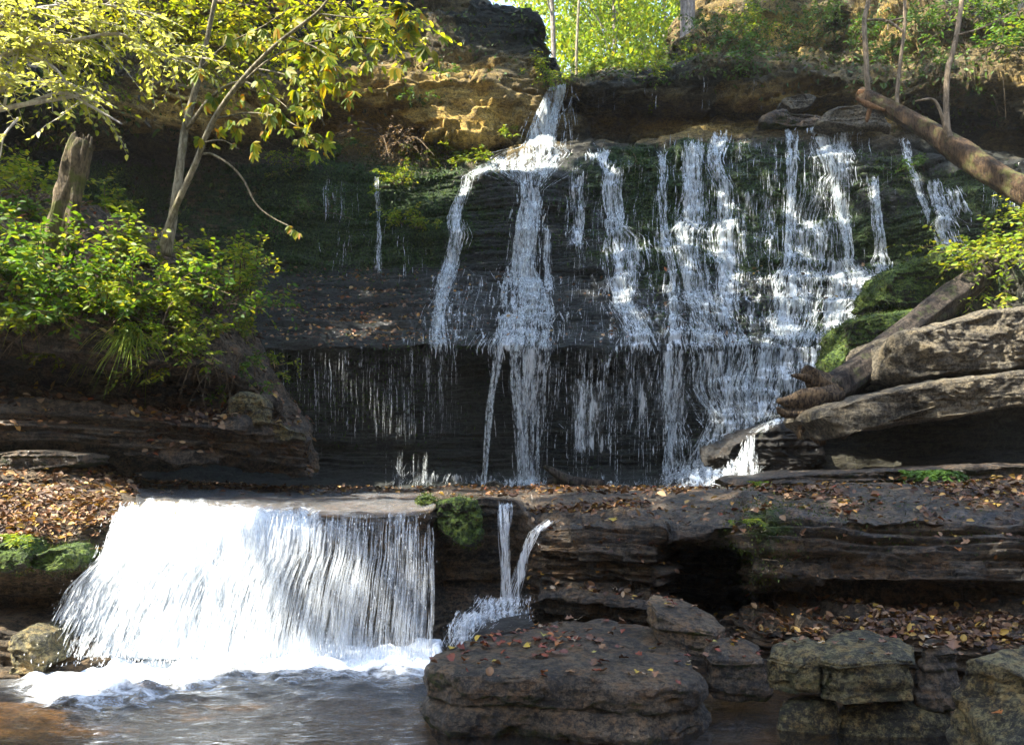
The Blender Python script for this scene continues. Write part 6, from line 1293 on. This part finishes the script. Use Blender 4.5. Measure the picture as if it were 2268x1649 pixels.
def leaf_mesh(mat, s, lobed):
    n = 9; f = np.linspace(0, 1, n); w = np.sin(np.pi * np.clip(f, 0, 1) ** .8) * .36
    if lobed: w = w * (1 + .55 * np.sin(f * 17 + s)) + .02
    c1, c2 = rng.uniform(-.35, .35), rng.uniform(-.5, .5); rows = []
    for i in range(n):
        for q in (-1, -.5, 0, .5, 1):
            rows.append((w[i] * q, f[i] - .5, .14 * abs(q) * w[i] * 3 * (1 + c2) + c1 * (f[i] - .5) ** 2 * 1.2 + .05 * math.sin(5 * q + 9 * f[i] + s)))
    V = np.array(rows); me = bpy.data.meshes.new('fallen_leaf'); me.from_pydata([tuple(v) for v in V], [], [tuple(int(z) for z in r) for r in gfaces(n, 5)]); me.materials.append(mat)
    for p_ in me.polygons: p_.use_smooth = True
    return me
LMESH = {k: [leaf_mesh(m, i * 1.7 + 3 * k[1], i % 2 == 0) for i in range(3)] for k, m in LM.items()}
def drop_leaves(pts, n, where, grp, mix, size, hold=None):
    names = list(mix); pr = np.array([mix[k] for k in names], float); pr /= pr.sum()
    for _ in range(n):
        p = pts[rng.integers(len(pts))]; cn = names[rng.choice(len(names), p=pr)]; k = (cn, int(rng.integers(len(LC[cn]))))
        o = bpy.data.objects.new('fallen_leaf', LMESH[k][rng.integers(3)]); C.objects.link(o)
        o.location = p + np.array([rng.normal(0, .01), rng.normal(0, .01), .018]); o.rotation_euler = (rng.normal(0, .28), rng.normal(0, .28), rng.uniform(0, 6.28)); s = rng.uniform(*size); o.scale = (s, s, s)
        tag(o, cn + ' fallen leaf lying on ' + where, 'leaf', cn + ' fallen leaves on ' + grp)
ALLM = {'yellow': 1.6, 'red brown': 3.5, 'brown': 4.5, 'pale tan': 1., 'orange': 1.}
def tops(word):
    return np.concatenate([v for k, v in TOPS.items() if word in k])
tb = tops('large flat-topped'); drop_leaves(tb, 120, 'the large flat-topped boulder in the pool', 'the flat-topped boulder', ALLM, (.03, .07))
ub, vb = toUV(tb); drop_leaves(tb[(ub < 1250) & (vb < 1470)], 30, 'the large flat-topped boulder in the pool', 'the flat-topped boulder', {'red brown': 3, 'orange': 1}, (.04, .08))
drop_leaves(tops('bottom right corner'), 18, 'the grey green boulder in the bottom right corner', 'the corner boulder', {'brown': 2, 'pale tan': 2, 'orange': 1}, (.03, .07))
drop_leaves(tops('tilted flat slab'), 12, 'the tilted slab beside the dark hollow', 'the tilted slab', ALLM, (.03, .06))
drop_leaves(tops('low wet stone'), 22, 'the low wet stone below the tilted slab', 'the low wet stone', ALLM, (.03, .06))
drop_leaves(np.concatenate([tops('pale rounded lichen'), tops('biggest pale lichen')]), 14, 'the pale lichen rocks by the pool', 'the lichen rocks', {'brown': 3, 'red brown': 1, 'pale tan': 1}, (.03, .06))
drop_leaves(tops('dark square rock'), 16, 'the dark square rock beside the lichen rocks', 'the dark square rock', {'brown': 3, 'pale tan': 2}, (.05, .09))
drop_leaves(tops('long low mossy stone'), 16, 'the long low mossy stone at the water', 'the long low stone', {'brown': 3, 'pale tan': 2}, (.04, .08))
G_ = LG['G']; u_, v_ = toUV(G_); up = gnormals(G_)[..., 2] > .6
sel = up & (u_ > 1200) & (u_ < 2268) & (G_[..., 1] < 7.4) & (LG['RT'] > 2.2) & (v_ < 1330)
drop_leaves(G_[sel], 50, 'the dark layered rock in front of the falls', 'the layered rock', ALLM, (.04, .085))
# ---------------------------------------------------------------- the moist sunlit air of the gorge
hx, hy0, hy1, hz0, hz1 = 61., -41., 91., -2.2, 46.
hv = [(sx * hx, y_, z_) for z_ in (hz0, hz1) for (sx, y_) in ((-1, hy0), (1, hy0), (1, hy1), (-1, hy1))]
hm = bpy.data.materials.new('haze_air'); hm.use_nodes = True; hm.node_tree.nodes.clear()
ho = hm.node_tree.nodes.new('ShaderNodeOutputMaterial'); hp = hm.node_tree.nodes.new('ShaderNodeVolumePrincipled')
hp.inputs['Color'].default_value = (.97, .95, .84, 1); hp.inputs['Density'].default_value = .0009; hp.inputs['Anisotropy'].default_value = .25
hm.node_tree.links.new(hp.outputs[0], ho.inputs['Volume'])
haze = build('haze', hv, np.array([(0, 3, 2, 1), (4, 5, 6, 7), (0, 1, 5, 4), (1, 2, 6, 5), (2, 3, 7, 6), (3, 0, 4, 7)]), hm, smooth=False); tag(haze, kind='stuff')
# ---------------------------------------------------------------- light, sky, camera
sc = bpy.context.scene
w = bpy.data.worlds.new('World'); sc.world = w; w.use_nodes = True
nt = w.node_tree; bg = nt.nodes['Background']
sky = nt.nodes.new('ShaderNodeTexSky'); sky.sky_type = 'NISHITA'; sky.sun_disc = False
el = math.asin(SUN[2]); az = math.atan2(SUN[0], SUN[1])
sky.sun_elevation = el; sky.sun_rotation = az
tint = nt.nodes.new('ShaderNodeMix'); tint.data_type = 'RGBA'; tint.blend_type = 'MULTIPLY'; tint.inputs[0].default_value = 1.; tint.inputs[7].default_value = (1., .98, .93, 1)
nt.links.new(sky.outputs[0], tint.inputs[6]); nt.links.new(tint.outputs[2], bg.inputs[0]); bg.inputs[1].default_value = .15
sl = bpy.data.lights.new('sun', 'SUN'); sl.energy = 4.6; sl.angle = math.radians(.5); sl.color = (1., .93, .80)
so = bpy.data.objects.new('sun', sl); C.objects.link(so)
so.rotation_euler = Vector([-v for v in SUN]).to_track_quat('-Z', 'Y').to_euler()
cam = bpy.data.cameras.new('camera'); co = bpy.data.objects.new('camera', cam); C.objects.link(co)
co.location = (0, 0, CAMZ); co.rotation_euler = (math.radians(90), 0, 0)
cam.sensor_width = 36; cam.lens = 36 * F / 2268; cam.shift_y = (HZ - 824.5) / 2268
cam.clip_end = 500; sc.camera = co
sc.view_settings.view_transform = 'Standard'; sc.view_settings.look = 'None'; sc.view_settings.gamma = 1.
sc.view_settings.exposure = 2.6
sc.cycles.max_bounces = 8; sc.cycles.diffuse_bounces = 3; sc.cycles.transparent_max_bounces = 24
sc.cycles.sample_clamp_indirect = 6
